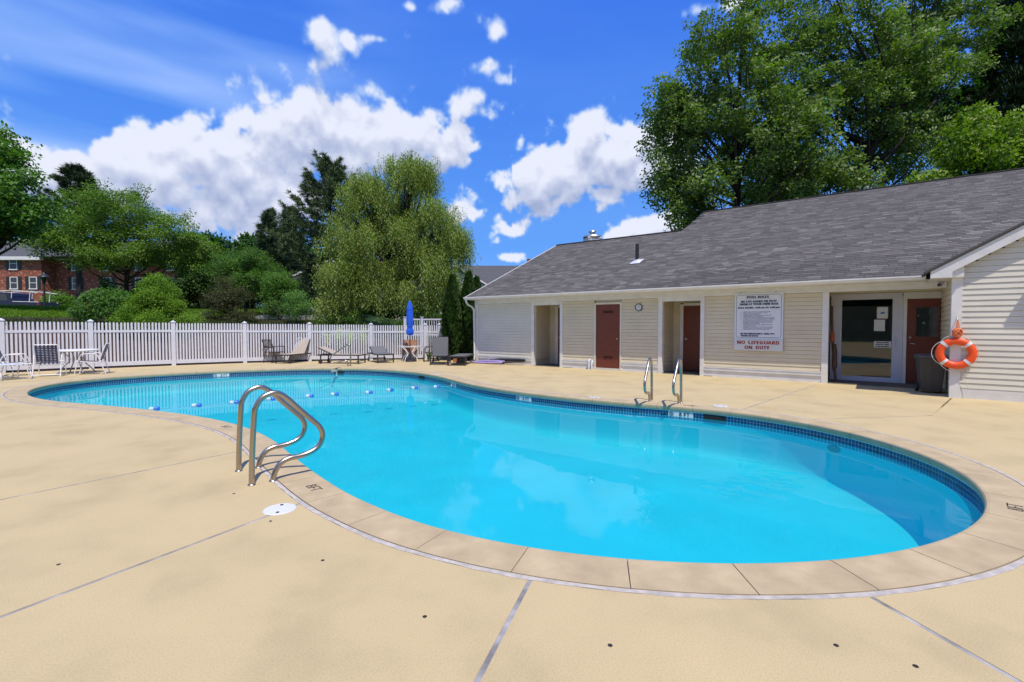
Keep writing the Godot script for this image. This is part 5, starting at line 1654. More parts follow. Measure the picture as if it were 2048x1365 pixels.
	for k in range(1, fl.size() - 1):
		var a: Vector2 = (fl[k + 1] - fl[k - 1]).normalized()
		var x := Vector3(a.x, 0, a.y)
		var xf := Transform3D(Basis(x.cross(Vector3.UP), x, Vector3.UP), Vector3(fl[k].x, WATER - 0.002, fl[k].y))
		var b := obj("float", MB.new().lathe([Vector2(0.012, 0.0), Vector2(0.04, 0.012), Vector2(0.045, 0.045), Vector2(0.04, 0.078), Vector2(0.012, 0.09)], 12), blue, rope, xf)
		obj("white_half", MB.new().lathe([Vector2(0.012, -0.09), Vector2(0.04, -0.078), Vector2(0.045, -0.045), Vector2(0.04, -0.012), Vector2(0.012, 0.0)], 12), mat("float_white", lin(0.42, 0.55, 0.60), 0.5), b)
	for p in [Vector2(-1.6, -12.66)]:
		obj("anchor_hook", MB.new().ball(Vector3(p.x, WATER, p.y), Vector3(0.03, 0.03, 0.03)), mats.steel, rope)


# ------------------------------------------------------------------ things on the pool house
func board_xf(s: float, y: float, t: float) -> Transform3D:
	return Transform3D(Basis(Vector3.UP, deg_to_rad(FACADE)), fac(s, y, t))


func text_on(parent: Node, called: String, text: String, at: Vector3, height: float, m: Material, wide := 0.0, bold := true, left := false) -> void:
	var t := letters(text, height, bold)
	if left: t.horizontal_alignment = HORIZONTAL_ALIGNMENT_LEFT
	var k := 1.0
	if wide > 0.0:
		var w := t.get_aabb().size.x
		if w > 0.0: k = wide / w
	var o := obj(called, t, m, parent, Transform3D(Basis().scaled(Vector3(k, 1, 1)), at))
	if bold and not left:   # a second pass beside the first thickens the strokes
		for x in [-0.0035, 0.0035]: obj("bold_stroke", t, m, o, Transform3D(Basis(), Vector3(x, 0.0, 0.0002 + x * 0.02)))


func build_house_things() -> void:
	var white := mat("sign_white", lin(0.68, 0.73, 0.80), 0.4)
	var navy := mat("navy_print", lin(0.012, 0.018, 0.07), 0.5)
	var s := thing("pool_rules_sign", "white pool rules sign with navy lettering on the cream siding", "sign", fac(9.878, 1.05, -0.03), FACADE)
	obj("board", MB.new().span(Vector3(-0.575, 0, 0), Vector3(0.575, 1.205, 0.02)), white, s)
	var fr := MB.new()
	var rc := []
	for c in [[0.53, 1.16, 0.0], [-0.53, 1.16, 90.0], [-0.53, 0.045, 180.0], [0.53, 0.045, 270.0]]:
		for k in 4:
			var a := deg_to_rad(c[2] + k * 30.0)
			rc.append(Vector3(c[0] + (cos(a) - signf(c[0])) * 0.05, c[1] + (sin(a) - (1.0 if c[1] > 0.5 else -1.0)) * 0.05, 0.021))
	fr.tube(rc, 0.004, 4, true)
	obj("border", fr, navy, s)
	text_on(s, "lettering", "POOL RULES", Vector3(-0.02, 1.10, 0.021), 0.062, navy, 0.52)
	obj("underline", MB.new().span(Vector3(-0.32, 1.052, 0.02), Vector3(0.30, 1.056, 0.022)), navy, s)
	text_on(s, "lettering", "NO LIFE GUARD ON DUTY", Vector3(0, 0.985, 0.021), 0.056, navy, 0.84)
	text_on(s, "lettering", "SWIM AT YOUR OWN RISK", Vector3(0, 0.915, 0.021), 0.056, navy, 0.92)
	text_on(s, "lettering", "POOL HOURS:  9.00 am TO  9.00 pm", Vector3(0, 0.822, 0.021), 0.042, navy, 0.98)
	var rules := ["Children under 14 must be accompanied by an adult.", "All guests must be accompanied by a resident.", "Shower before entering the pool.", "No glass containers in pool area. No beverages other", "than in plastic or metal containers.", "Persons use the pool and equipment at own risk provided,", "therefore it is strictly no diving. Persons not observing", "the rules will not be responsible for injury or damage.", "Running and pushing are not allowed in the pool area.", "No animals, radios or ball games except when required", "working inside or at distance.", "The pool is closed in all stormy, foggy hours, during", "darkness or not at all.", "Management has the right to close the pool at any time", "and limit guests, and to stop any of the participants", "using the pool if the rules in the clauses apply."]
	for i in rules.size():
		var t: String = rules[i]
		text_on(s, "rule_line", t, Vector3(-0.36, 0.715 - i * 0.0305, 0.021), 0.0165, navy, 0.013 * t.length(), true, true)
	for q in [[0, "1"], [1, "2"], [2, "3"], [3, "4"], [5, "5"], [6, "6"], [9, "7"], [11, "8"], [13, "9"]]:
		text_on(s, "rule_number", q[1] + ".", Vector3(-0.42, 0.715 - q[0] * 0.0305, 0.021), 0.0165, navy, 0.0, true, true)
	text_on(s, "lettering", "IN AN EMERGENCY, DIAL 911", Vector3(-0.02, 0.14, 0.021), 0.042, navy, 0.80)
	text_on(s, "lettering", "PHONE IN OFFICE", Vector3(-0.2, 0.085, 0.021), 0.040, navy, 0.42)
	for x in [-0.44, 0.40]: obj("hook", MB.new().tube([Vector3(x, 1.19, 0.0), Vector3(x, 1.235, 0.01)], 0.006, 5), mats.dark_metal, s)
	var l := thing("lifeguard_sign", "white board with red No Lifeguard On Duty below the pool rules", "sign", fac(9.878, 0.745, -0.045), FACADE)
	obj("board", MB.new().span(Vector3(-0.58, 0, 0), Vector3(0.58, 0.303, 0.025)), mats.marker_white, l)
	var red := mat("red_print", lin(0.28, 0.02, 0.02), 0.5)
	text_on(l, "lettering", "NO  LIFEGUARD", Vector3(0, 0.215, 0.026), 0.088, red, 0.99)
	text_on(l, "lettering", "ON  DUTY", Vector3(-0.02, 0.085, 0.026), 0.088, red, 0.59)
	# clock
	var c := thing("wall_clock", "round white wall clock with dark rim right of the red store door", "clock", fac(6.603, 1.956, -0.02), FACADE)
	var turn := Transform3D(Basis(Vector3.RIGHT, PI / 2), Vector3.ZERO)
	obj("rim", MB.new().lathe([Vector2(0.095, 0.02), Vector2(0.098, 0.035), Vector2(0.112, 0.035), Vector2(0.117, 0.0)], 28, turn), mat("clock_rim", lin(0.02, 0.035, 0.03), 0.4), c)
	obj("dial", MB.new().lathe([Vector2(0.0965, 0.0), Vector2(0.0965, 0.021), Vector2(0.0, 0.021)], 28, turn), mats.marker_white, c)
	for k in 12:
		var a := TAU * k / 12.0
		obj("hour_mark", MB.new().box(Vector3(sin(a) * 0.082, cos(a) * 0.082, 0.022), Vector3(0.006, 0.014, 0.002), Basis(Vector3(0, 0, 1), -a)), mats.black_print, c)
	for h in [[0.065, 0.28], [0.045, 0.60]]: obj("hand", MB.new().bar(Vector3(0, 0, 0.024), Vector3(sin(h[1]) * h[0], cos(h[1]) * h[0], 0.024), 0.006, 0.002, Vector3(0, 0, 1)), mats.black_print, c)
	# life ring on the corner post
	var orange := mat("ring_orange", lin(0.80, 0.085, 0.012), 0.45)
	var r := thing("life_ring", "orange life ring with white bands hanging on the white corner post", "life ring", fac(13.586, 0.87, -1.42), FACADE)
	var R := 0.236
	obj("ring", MB.new().tube(range(48).map(func(k): return Vector3(cos(TAU * k / 48.0) * R, sin(TAU * k / 48.0) * R, 0.0)), 0.068, 14, true), orange, r, Transform3D(Basis().scaled(Vector3(1, 1, 0.72)), Vector3.ZERO))
	for a0 in [45.0, 135.0, 225.0, 315.0]:
		var arc := range(4).map(func(k): var a := deg_to_rad(a0 - 6.0 + k * 4.0); return Vector3(cos(a) * R, sin(a) * R, 0.0))
		obj("band", MB.new().tube(arc, 0.0715, 14), mats.marker_white, r, Transform3D(Basis().scaled(Vector3(1, 1, 0.74)), Vector3.ZERO))
	var loop := []
	for k in 64:
		var a := TAU * k / 64.0
		var sag := 0.045 * absf(sin(a * 2.0 + PI / 2)) if cos(a) < 0.4 else 0.012
		loop.append(Vector3(cos(a) * (0.312 + sag), sin(a) * (0.312 + sag), 0.0))
	obj("grab_line", MB.new().tube(loop, 0.006, 5, true), mats.siding_pale, r)
	var b := thing("rope_bundle", "orange bundled throw rope hanging from a hook above the life ring", "rope", fac(13.6, 1.27, -1.43), FACADE)
	var rng := RandomNumberGenerator.new()
	rng.seed = 14
	var rope_m := mat("rope_orange", lin(0.72, 0.19, 0.07), 0.8)
	for k in 16:
		var ax := Vector3(rng.randfn(), rng.randfn(), rng.randfn()).normalized()
		var u := ax.cross(Vector3.UP).normalized()
		var w := ax.cross(u)
		obj("rope_turn", MB.new().tube(range(20).map(func(q): return (u * cos(TAU * q / 20.0) + w * sin(TAU * q / 20.0)) * Vector3(0.075, 0.085, 0.06) + ax * 0.02), 0.008, 5, true), rope_m, b)
	for x in [-0.02, 0.0, 0.022]: obj("rope_strand", MB.new().tube([Vector3(x, 0.06, 0), Vector3(x * 0.9, 0.15, 0.01), Vector3(0.0, 0.24, -0.02)], 0.007, 5), rope_m, b)
	obj("hook", MB.new().tube([Vector3(0.0, 0.31, -0.07), Vector3(0.0, 0.25, -0.04), Vector3(0.0, 0.23, -0.005), Vector3(0.0, 0.25, 0.01)], 0.006, 6), mats.galvanised, b)
	var tail := thing("loose_cord", "thin white cord trailing from the life ring down the clapboards", "cord", fac(13.68, 0.0, -1.37), FACADE)
	obj("cord", MB.new().tube(smooth_path([Vector3(0.14, 0.62, 0.03), Vector3(0.09, 0.52, 0.02), Vector3(0.0, 0.46, 0.02), Vector3(0.05, 0.36, 0.02), Vector3(0.09, 0.26, 0.02), Vector3(0.08, 0.1, 0.02), Vector3(0.03, 0.01, 0.04)]), 0.004, 5), mats.siding_pale, tail)
	# papers on the glass
	for p in [[12.46, 1.72, 0.215, 0.285, "upper white notice with a blue picture taped to the glass door"], [12.408, 1.41, 0.215, 0.28, "blank white paper taped below the upper notice on the glass door"]]:
		var o := thing("paper_notice", p[4], "notice", fac(p[0], p[1], 0.998), FACADE, "papers taped to the glass door")
		obj("sheet", MB.new().box(Vector3.ZERO, Vector3(p[2], p[3], 0.002)), mats.marker_white, o)
		if p[1] > 1.5: obj("picture", MB.new().wall_prism(PackedVector2Array([Vector2(-0.05, -0.02), Vector2(0.02, -0.03), Vector2(0.055, 0.0), Vector2(0.03, 0.025), Vector2(-0.02, 0.02)]), 0.001, 0.0025), mat("blue_print", lin(0.05, 0.2, 0.42), 0.5), o)
	var n := thing("door_notice", "wide white notice with three printed lines on the glass door", "notice", fac(12.475, 0.938, 0.998), FACADE, "papers taped to the glass door")
	obj("sheet", MB.new().box(Vector3.ZERO, Vector3(0.335, 0.16, 0.002)), mats.marker_white, n)
	var lines := ["Please do Not", "Sit on the Tables", "or the Furniture"]
	for i in 3: text_on(n, "lettering", lines[i], Vector3(0, 0.048 - i * 0.048, 0.001), 0.03, mats.black_print, 0.24 + 0.02 * i)
	# wheeled bin
	var grey := mat("bin_grey", lin(0.055, 0.053, 0.05), 0.5)
	var bin := thing("trash_bin", "dark grey wheeled trash bin beside the right red door", "bin", fac(13.27, 0.0, -0.62), FACADE + 6.0)
	var body := MB.new()
	var lo := [Vector3(-0.16, 0.05, 0.2), Vector3(0.16, 0.05, 0.2), Vector3(0.16, 0.05, -0.16), Vector3(-0.16, 0.05, -0.16)]
	var hi := [Vector3(-0.215, 0.74, 0.24), Vector3(0.215, 0.74, 0.24), Vector3(0.215, 0.74, -0.24), Vector3(-0.215, 0.74, -0.24)]
	for i in 4: body.face(lo[i], lo[(i + 1) % 4], hi[(i + 1) % 4], hi[i], Vector3(0, 0.4, 0))
	body.face(lo[0], lo[1], lo[2], lo[3], Vector3(0, 0.4, 0))
	for x in [-0.13, 0.0, 0.13]: body.bar(Vector3(x, 0.08, 0.205), Vector3(x * 1.25, 0.64, 0.238), 0.02, 0.012, Vector3(0, 0, 1))
	obj("body", body, grey, bin)
	obj("rim", MB.new().span(Vector3(-0.235, 0.70, -0.26), Vector3(0.235, 0.745, 0.26)), grey, bin)
	var lid := MB.new().span(Vector3(-0.24, 0.747, -0.27), Vector3(0.24, 0.775, 0.275)).span(Vector3(-0.2, 0.775, -0.22), Vector3(0.2, 0.80, 0.22))
	obj("lid", lid, mat("bin_lid", lin(0.09, 0.10, 0.12), 0.35), bin)
	obj("handle", MB.new().tube([Vector3(-0.18, 0.70, -0.27), Vector3(-0.18, 0.72, -0.33), Vector3(0.18, 0.72, -0.33), Vector3(0.18, 0.70, -0.27)], 0.014, 6), grey, bin)
	for x in [-0.19, 0.19]: obj("wheel", MB.new().lathe([Vector2(0.0, -0.025), Vector2(0.085, -0.025), Vector2(0.09, 0), Vector2(0.085, 0.025), Vector2(0.0, 0.025)], 14, Transform3D(Basis(Vector3(0, 0, 1), PI / 2), Vector3(x, 0.09, -0.13))), mats.black_plastic, bin)
	# floodlight under the eave
	var fl := thing("flood_light", "white twin floodlight under the eave left of the wing gable", "lamp", fac(13.4, 2.37, -0.3), FACADE)
	obj("base", MB.new().lathe([Vector2(0.06, 0.0), Vector2(0.055, -0.03), Vector2(0.0, -0.035)], 14), mats.vinyl, fl)
	for sg in [-1.0, 1.0]:
		var aim := Transform3D(Basis(Vector3.UP, sg * -0.5) * Basis(Vector3.RIGHT, 2.1), Vector3(sg * 0.05, -0.04, 0.02))
		var hd := obj("lamp_head", MB.new().lathe([Vector2(0.02, -0.03), Vector2(0.035, 0.0), Vector2(0.05, 0.12), Vector2(0.045, 0.12)], 12, aim), mats.vinyl, fl)
		obj("lens", MB.new().lathe([Vector2(0.045, 0.115), Vector2(0.0, 0.11)], 12, aim), mats.far_glass, hd)
	# rescue board with orange rope in the glass door recess
	var wd := mat("brown_wood", lin(0.10, 0.055, 0.032), 0.7)
	var rb := thing("rescue_pole", "brown wooden pole with an orange wrap leaning in the glass door recess", "pole", fac(11.50, 0.0, 0.5), FACADE)
	obj("shaft", MB.new().tube([Vector3(0.06, 0.02, 0.12), Vector3(-0.02, 1.0, 0.02), Vector3(-0.06, 1.9, -0.05)], [0.028, 0.03, 0.026], 8), wd, rb)
	obj("rope_wrap", MB.new().lathe([Vector2(0.03, 0.98), Vector2(0.045, 1.02), Vector2(0.05, 1.12), Vector2(0.04, 1.22), Vector2(0.03, 1.26)], 10, Transform3D(Basis(), Vector3(-0.025, 0, 0.01))), mat("faded_orange", lin(0.42, 0.10, 0.035), 0.8), rb)
	obj("hanging_net", MB.new().lathe([Vector2(0.03, 0.25), Vector2(0.06, 0.4), Vector2(0.05, 0.8), Vector2(0.03, 0.95)], 8, Transform3D(Basis(), Vector3(0.03, 0, 0.06))), wd, rb)
	# small white covers beside the store door
	for k in 2:
		var o := thing("pipe_cover", ["taller white pipe cover at the foot of the store door frame", "shorter white pipe cover closest to the store door frame"][k], "pipe cover", fac(4.96 + k * 0.1, 0.0, -0.06), FACADE, "white pipe covers by the store door")
		obj("cover", MB.new().tube([Vector3(0, 0.0, 0.03), Vector3(0, 0.24 - k * 0.06, 0.03), Vector3(0, 0.30 - k * 0.06, 0.0), Vector3(0, 0.31 - k * 0.06, -0.04)], 0.035, 8), mats.vinyl, o)
	# pool noodles and a folded pole on the deck
	var lil := mat("noodle_purple", lin(0.36, 0.29, 0.58), 0.7)
	for k in 5:
		var o := thing("pool_noodle", ["lilac pool noodle lying nearest the pool in its pile", "lilac pool noodle second from the pool in its pile", "lilac pool noodle on top of its pile by the wall", "lilac pool noodle nearest the wall in its pile", "lilac pool noodle crossing over its pile"][k], "pool noodle", fac(0.95, 0.0, -0.42 + k * 0.07), FACADE + [2.0, -3.0, 4.0, -1.0, 9.0][k], "lilac pool noodles piled by the wall")
		obj("noodle", MB.new().tube(smooth_path([Vector3(-0.75, 0.035, 0.0), Vector3(-0.2, 0.035 + (0.06 if k in [2, 4] else 0.0), 0.03), Vector3(0.25, 0.06 + (0.06 if k in [2, 4] else 0.0), 0.0), Vector3(0.65, 0.07 + k * 0.015, -0.04)]), 0.032, 8), lil, o)
	var um := thing("folded_umbrella", "black folded pole umbrella lying against the wall behind the noodles", "umbrella", fac(1.75, 0.0, -0.14), FACADE)
	obj("canopy", MB.new().tube([Vector3(-0.85, 0.14, 0.02), Vector3(-0.4, 0.15, 0.0), Vector3(0.4, 0.18, 0.0), Vector3(0.72, 0.19, 0.0)], [0.03, 0.065, 0.05, 0.03], 8), mats.black_plastic, um)
	obj("pole", MB.new().tube([Vector3(-0.3, 0.04, 0.1), Vector3(0.75, 0.15, 0.06)], 0.02, 6), mats.black_plastic, um)
	# canopy over a side door beyond the picture's edge, whose shadow falls on the clapboards
	var aw := thing("door_canopy", "small white door canopy on the wing gable right of the picture", "canopy", fac(15.9, 2.95, -1.34), FACADE)
	obj("slab", MB.new().span(Vector3(-0.95, 0, 0), Vector3(0.95, 0.1, 0.42)), mats.white_paint, aw)
	for x in [-0.85, 0.85]: obj("bracket", MB.new().bar(Vector3(x, -0.4, 0.02), Vector3(x, 0.0, 0.36), 0.05, 0.05), mats.white_paint, aw)


# ------------------------------------------------------------------ poolside furniture
# lounger: foot end at local +z, head at -z
func lounger(label: String, at: Vector2, turn: float, lift: float, cloth: Material, seat_len := 1.2, back_len := 0.72, wheels := true) -> void:
	var o := thing("sun_lounger", label, "sun lounger", Vector3(at.x, 0, at.y), turn, "sun loungers along the picket fence")
	var fr: Material = mats.dark_metal
	var w := 0.30
	var h := 0.32
	var f := MB.new()
	var head := 0.62 - seat_len
	for x in [-w, w]:
		f.bar(Vector3(x, h, 0.62), Vector3(x, h, head - 0.62), 0.03, 0.045)
	f.bar(Vector3(-w, h, 0.61), Vector3(w, h, 0.61), 0.03, 0.045)
	f.bar(Vector3(-w, h, head - 0.61), Vector3(w, h, head - 0.61), 0.03, 0.045)
	f.bar(Vector3(-w, 0.09, 0.5), Vector3(w, 0.09, 0.5), 0.025, 0.025)
	f.bar(Vector3(-w, 0.12, head - 0.5), Vector3(w, 0.12, head - 0.5), 0.02, 0.03)
	obj("frame", f, fr, o)
	for x in [-w, w]:
		obj("leg", MB.new().bar(Vector3(x, 0.0, 0.56), Vector3(x, h, 0.56), 0.04, 0.04), fr, o)
		obj("leg", MB.new().bar(Vector3(x, 0.05 if wheels else 0.0, head - 0.5), Vector3(x, h, head - 0.5), 0.035, 0.04), fr, o)
		if wheels: obj("wheel", MB.new().lathe([Vector2(0.0, -0.02), Vector2(0.07, -0.02), Vector2(0.078, 0.0), Vector2(0.07, 0.02), Vector2(0.0, 0.02)], 16, Transform3D(Basis(Vector3(0, 0, 1), PI / 2), Vector3(x * 1.08, 0.079, head - 0.5))), mats.black_plastic, o)
	obj("seat", MB.new().box(Vector3(0, h + 0.008, (0.60 + head) / 2), Vector3(w * 2 - 0.02, 0.022, seat_len - 0.03)), cloth, o)
	var b := Basis(Vector3.RIGHT, deg_to_rad(lift))
	var hinge := Vector3(0, h + 0.012, head)
	var back := obj("backrest", MB.new().box(hinge + b * Vector3(0, 0.005, -back_len / 2), Vector3(w * 2 - 0.05, 0.018, back_len), b), cloth, o)
	var bf := MB.new()
	for x in [-w + 0.015, w - 0.015]: bf.bar(hinge + b * Vector3(x, -0.012, 0), hinge + b * Vector3(x, -0.012, -back_len), 0.026, 0.03, b * Vector3.UP)
	bf.bar(hinge + b * Vector3(-w + 0.02, -0.012, -back_len), hinge + b * Vector3(w - 0.02, -0.012, -back_len), 0.026, 0.03, b * Vector3.UP)
	obj("back_frame", bf, fr, back)
	if lift > 8.0:
		var prop := MB.new()
		for x in [-w + 0.06, w - 0.06]: prop.bar(hinge + b * Vector3(x, -0.03, -back_len * 0.6), Vector3(x, h - 0.01, head - back_len * 0.55 * cos(deg_to_rad(lift)) - 0.14), 0.018, 0.018)
		obj("prop", prop, fr, o)


func white_tube(parent: Node, called: String, pts: Array, r := 0.0125) -> void:
	obj(called, MB.new().tube(smooth_path(pts, 4), r, 8), mats.vinyl_frame, parent)


# strap chair faces local +z
func strap_chair(label: String, at: Vector2, turn: float) -> void:
	var o := thing("strap_chair", label, "chair", Vector3(at.x, 0, at.y), turn, "white strap chairs round the white table")
	for x in [-0.28, 0.28]:
		white_tube(o, "leg_and_arm", [Vector3(x, 0.0, 0.34), Vector3(x, 0.3, 0.28), Vector3(x, 0.55, 0.20), Vector3(x, 0.60, 0.10), Vector3(x, 0.60, -0.08), Vector3(x, 0.55, -0.17), Vector3(x, 0.3, -0.26), Vector3(x, 0.0, -0.36)])
	white_tube(o, "stretcher", [Vector3(-0.28, 0.06, -0.34), Vector3(0.28, 0.06, -0.34)])
	white_tube(o, "stretcher", [Vector3(-0.28, 0.3, 0.28), Vector3(0.28, 0.3, 0.28)])
	for x in [-0.235, 0.235]: white_tube(o, "side_rail", [Vector3(x, 0.40, 0.30), Vector3(x, 0.385, 0.26), Vector3(x, 0.35, -0.12), Vector3(x, 0.38, -0.2), Vector3(x, 0.6, -0.27), Vector3(x, 0.86, -0.36), Vector3(x * 0.9, 0.885, -0.37)])
	white_tube(o, "top_rail", [Vector3(-0.215, 0.885, -0.37), Vector3(0.215, 0.885, -0.37)])
	white_tube(o, "front_rail", [Vector3(-0.235, 0.40, 0.30), Vector3(0.235, 0.40, 0.30)])
	var blue: Material = mats.strap_blue
	var n := Vector3(0, 0.3, 0.95).normalized()
	for i in 9:
		var k := (i + 0.5) / 9.0
		var y := lerpf(0.42, 0.85, k)
		var z := lerpf(-0.215, -0.355, k)
		obj("strap", MB.new().box(Vector3(0, y, z + (0.006 if i % 2 else 0.0)), Vector3(0.48, 0.038, 0.004), Basis(Vector3.RIGHT, -0.3)), blue, o)
	for i in 6: obj("strap", MB.new().bar(Vector3(-0.195 + i * 0.078, 0.41, -0.209), Vector3(-0.195 + i * 0.078, 0.865, -0.356), 0.034, 0.004, n), blue, o)
	for i in 8:
		var k := (i + 0.5) / 8.0
		obj("strap", MB.new().box(Vector3(0, lerpf(0.36, 0.395, k), lerpf(-0.12, 0.27, k)), Vector3(0.48, 0.004, 0.038)), blue, o)


func sling_chair(label: String, at: Vector2, turn: float) -> void:   # faces local +z
	var o := thing("sling_chair", label, "chair", Vector3(at.x, 0, at.y), turn, "tan sling chairs at the umbrella table")
	var fr: Material = mats.dark_metal
	for x in [-0.26, 0.26]:
		obj("leg", MB.new().tube(smooth_path([Vector3(x, 0.0, 0.28), Vector3(x, 0.35, 0.25), Vector3(x, 0.54, 0.2), Vector3(x, 0.58, 0.1), Vector3(x, 0.58, -0.15)]), 0.016, 7), fr, o)
		obj("leg", MB.new().tube([Vector3(x, 0.0, -0.3), Vector3(x, 0.38, -0.2), Vector3(x, 0.6, -0.26), Vector3(x, 0.82, -0.36)], 0.014, 7), fr, o)
		obj("seat_rail", MB.new().tube([Vector3(x, 0.36, 0.25), Vector3(x, 0.33, -0.2)], 0.014, 7), fr, o)
	var seat := MB.new()
	var pts := [Vector3(0, 0.37, 0.26), Vector3(0, 0.34, 0.1), Vector3(0, 0.32, -0.1), Vector3(0, 0.36, -0.2), Vector3(0, 0.55, -0.25), Vector3(0, 0.83, -0.36)]
	for i in pts.size() - 1:
		for s in [-1.0, 1.0]: seat.face(pts[i] - Vector3(0.25, 0, 0), pts[i] + Vector3(0.25, 0, 0), pts[i + 1] + Vector3(0.25, 0, 0), pts[i + 1] - Vector3(0.25, 0, 0), Vector3(0, 0.9 if s < 0 else -0.5, 0.6 * -s))
	obj("sling", seat, mats.sling_tan, o)


func build_furniture() -> void:
	weathered(mat("cloth_beige", lin(0.50, 0.43, 0.36), 0.8), noise_tex(0.3, 0.8, 1.0, 2, 256, 91), 0.25)
	weathered(mat("cloth_grey", lin(0.155, 0.165, 0.18), 0.7), noise_tex(0.3, 0.8, 1.0, 2, 256, 92), 0.25)
	mat("sling_tan", lin(0.50, 0.28, 0.17), 0.75)
	mat("vinyl_frame", lin(0.74, 0.74, 0.76), 0.35)
	mat("strap_blue", lin(0.045, 0.055, 0.11), 0.5)
	mat("strap_pale", lin(0.38, 0.52, 0.70), 0.5)
	var beige: Material = mats.cloth_beige
	var grey: Material = mats.cloth_grey
	lounger("beige lounger with its back raised steeply, right of the black armchair", Vector2(-8.36, -18.45), -12.0, 58.0, beige, 0.95, 0.72)
	lounger("beige lounger seen side-on with a half raised back", Vector2(-6.15, -18.05), 84.0, 24.0, beige, 1.0, 0.66)
	lounger("small grey lounger with low raised back beyond the entry rail", Vector2(-5.05, -18.7), 31.0, 30.0, grey, 0.78, 0.5)
	lounger("grey lounger with upright back facing the pool by the arborvitae", Vector2(-2.64, -17.85), 3.0, 80.0, grey, 0.55, 0.66)
	lounger("flat grey lounger lying level next to the pool house corner", Vector2(-1.86, -17.45), -7.0, 0.0, grey, 0.95, 0.62, false)
	# left group
	strap_chair("navy strap chair with its back to the pool at the white table", Vector2(-12.86, -13.45), 213.0)
	strap_chair("white chair seen edge-on at the left of the white table", Vector2(-13.95, -13.55), 126.0)
	strap_chair("navy strap chair turned sideways at the right of the white table", Vector2(-12.2, -14.05), -60.0)
	var t := thing("white_table", "round white patio table between the strap chairs", "table", Vector3(-12.88, 0, -14.3))
	obj("tabletop", MB.new().lathe([Vector2(0.0, 0.655), Vector2(0.53, 0.655), Vector2(0.55, 0.665), Vector2(0.55, 0.69), Vector2(0.53, 0.70), Vector2(0.0, 0.70)], 32), mats.vinyl_frame, t)
	for k in 4:
		var a := TAU * k / 4.0 + 0.5
		var d := Vector3(cos(a), 0, sin(a))
		obj("leg", MB.new().tube(smooth_path([d * 0.46, d * 0.30 + Vector3(0, 0.2, 0), d * 0.14 + Vector3(0, 0.42, 0), d * 0.32 + Vector3(0, 0.655, 0)]), 0.016, 7), mats.galvanised, t)
	var lg := thing("strap_lounger", "low white lounge chair with pale blue straps at the left edge", "lounge chair", Vector3(-13.5, 0, -12.75), 70.0)
	for x in [-0.3, 0.3]:
		white_tube(lg, "side_rail", [Vector3(x, 0.40, 0.75), Vector3(x, 0.39, 0.3), Vector3(x, 0.36, -0.5), Vector3(x, 0.75, -1.1)])
		white_tube(lg, "leg_loop", [Vector3(x, 0.39, 0.6), Vector3(x, 0.1, 0.72), Vector3(x, 0.012, 0.66), Vector3(x, 0.012, 0.2), Vector3(x, 0.1, 0.12), Vector3(x, 0.38, 0.22)])
		white_tube(lg, "leg_loop", [Vector3(x, 0.37, -0.2), Vector3(x, 0.1, -0.1), Vector3(x, 0.012, -0.16), Vector3(x, 0.012, -0.55), Vector3(x, 0.1, -0.63), Vector3(x, 0.37, -0.5)])
	white_tube(lg, "end_rail", [Vector3(-0.3, 0.40, 0.75), Vector3(0.3, 0.40, 0.75)])
	for i in 20: obj("strap", MB.new().box(Vector3(0, 0.405 - i * 0.002, 0.70 - i * 0.062), Vector3(0.62, 0.004, 0.046)), mats.strap_pale, lg)
	# black armchair with a lattice back; faces +z
	var bk: Material = mats.dark_metal
	var c := thing("lattice_armchair", "black metal armchair with lattice back beside the beige lounger", "chair", Vector3(-9.05, 0, -18.45), 152.0)
	for x in [-0.25, 0.25]:
		obj("leg", MB.new().tube([Vector3(x, 0, 0.24), Vector3(x, 0.62, 0.22)], 0.016, 6), bk, c)
		obj("leg", MB.new().tube([Vector3(x, 0, -0.3), Vector3(x, 0.38, -0.22), Vector3(x, 0.58, -0.24), Vector3(x, 0.87, -0.34)], 0.018, 6), bk, c)
		obj("arm", MB.new().tube([Vector3(x, 0.62, 0.24), Vector3(x, 0.62, -0.24)], 0.016, 6), bk, c)
	obj("seat", MB.new().box(Vector3(0, 0.40, 0), Vector3(0.5, 0.025, 0.46)), bk, c)
	var bf := MB.new()
	for y in [[0.87, -0.34], [0.58, -0.24]]: bf.bar(Vector3(-0.25, y[0], y[1]), Vector3(0.25, y[0], y[1]), 0.022, 0.03)
	obj("back_frame", bf, bk, c)
	for i in 5:
		for sg in [-1.0, 1.0]:
			var x0 := -0.2 + i * 0.1
			obj("lattice_bar", MB.new().bar(Vector3(clampf(x0 - sg * 0.1, -0.25, 0.25), 0.58, -0.24), Vector3(clampf(x0 + sg * 0.1, -0.25, 0.25), 0.87, -0.34), 0.016, 0.008), bk, c)
	# umbrella table
	var tb := thing("umbrella_table", "round glass patio table with white rim under the folded blue umbrella", "table", Vector3(-4.0, 0, -19.0))
	obj("rim", MB.new().lathe([Vector2(0.44, 0.585), Vector2(0.47, 0.58), Vector2(0.47, 0.61), Vector2(0.44, 0.605)], 28), mats.vinyl_frame, tb)
	obj("tabletop", MB.new().lathe([Vector2(0.03, 0.60), Vector2(0.445, 0.60)], 28), mats.glass, tb)
	for k in 4:
		var a := TAU * k / 4.0 + 0.4
		var d := Vector3(cos(a), 0, sin(a))
		obj("leg", MB.new().tube(smooth_path([d * 0.36, d * 0.3 + Vector3(0, 0.16, 0), d * 0.13 + Vector3(0, 0.33, 0), d * 0.4 + Vector3(0, 0.585, 0)]), 0.014, 7), mats.vinyl_frame, tb)
	var u := thing("patio_umbrella", "closed bright blue patio umbrella standing through the glass table", "umbrella", Vector3(-4.0, 0, -19.0))
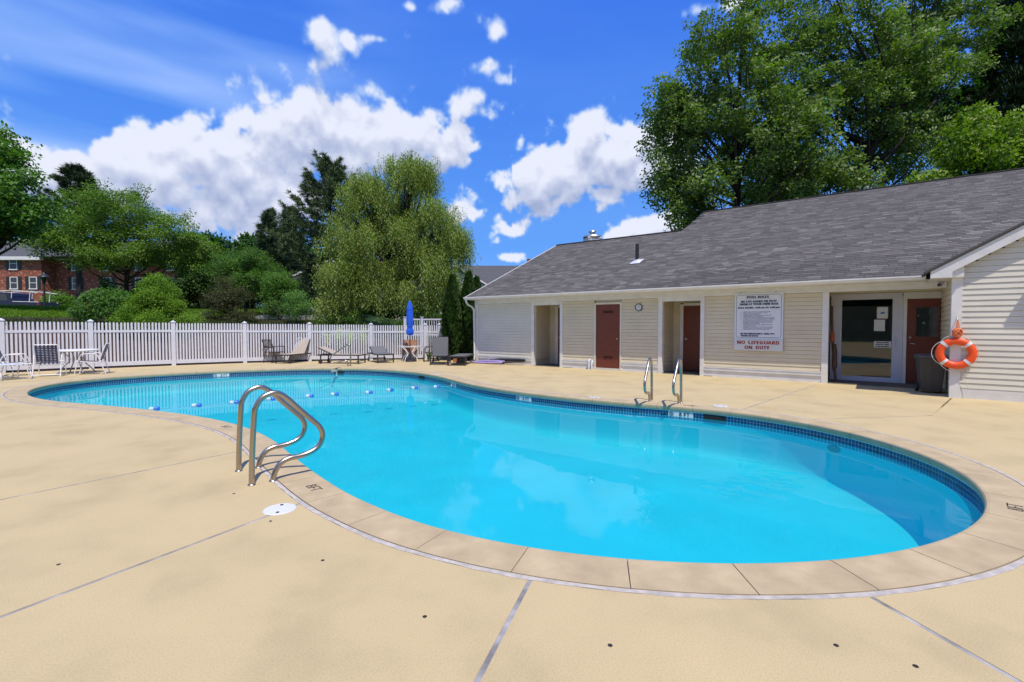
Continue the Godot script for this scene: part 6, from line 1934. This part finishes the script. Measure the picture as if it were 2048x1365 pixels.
	obj("base", MB.new().lathe([Vector2(0.0, 0.0), Vector2(0.25, 0.0), Vector2(0.25, 0.05), Vector2(0.2, 0.09), Vector2(0.04, 0.12), Vector2(0.04, 0.3), Vector2(0.0, 0.3)], 20), bk, u)
	obj("pole", MB.new().tube([Vector3(0, 0.1, 0), Vector3(0, 2.3, 0)], 0.022, 8), bk, u)
	var cm := MB.new()
	var prof := [[1.02, 0.02], [1.05, 0.10], [1.12, 0.125], [1.22, 0.125], [1.30, 0.095], [1.33, 0.085], [1.38, 0.10], [1.6, 0.115], [1.8, 0.11], [2.02, 0.095], [2.05, 0.105], [2.2, 0.075], [2.33, 0.045], [2.37, 0.02]]
	var sides := 24
	for i in prof.size() - 1:
		for k in sides:
			var q := []
			for e in [[i, k], [i + 1, k], [i + 1, k + 1], [i, k + 1]]:
				var a: float = TAU * e[1] / sides
				var rr: float = prof[e[0]][1] * (1.0 + 0.22 * sin(a * 6.0 + prof[e[0]][0] * 1.5))
				q.append(Vector3(cos(a) * rr, prof[e[0]][0], sin(a) * rr))
			cm.face(q[0], q[1], q[2], q[3], Vector3(0, q[0].y, 0))
	obj("canopy", cm, mat("umbrella_blue", lin(0.012, 0.10, 0.62), 0.7), u)
	obj("strap", MB.new().tube(range(16).map(func(k): return Vector3(cos(TAU * k / 16.0) * 0.1, 1.325, sin(TAU * k / 16.0) * 0.1)), 0.008, 5, true), mats["umbrella_blue"], u)
	sling_chair("tan sling chair behind the umbrella table", Vector2(-4.12, -19.5), 5.0)
	sling_chair("tan sling chair right of the umbrella table, seen side-on", Vector2(-3.2, -19.05), -75.0)
	var p := thing("brick_block", "small orange brick block on the deck behind the flat lounger", "brick", Vector3(-2.12, 0, -18.6))
	obj("block", MB.new().span(Vector3(-0.14, 0, -0.08), Vector3(0.14, 0.13, 0.08)), mat("terracotta", lin(0.36, 0.13, 0.06), 0.9), p)
	var cr := thing("grey_crate", "grey plastic crate standing under the flat lounger", "crate", Vector3(-1.88, 0, -18.0), -7.0)
	obj("crate", MB.new().span(Vector3(-0.14, 0, -0.15), Vector3(0.16, 0.2, 0.15)), mat("crate_grey", lin(0.12, 0.12, 0.125), 0.6), cr)
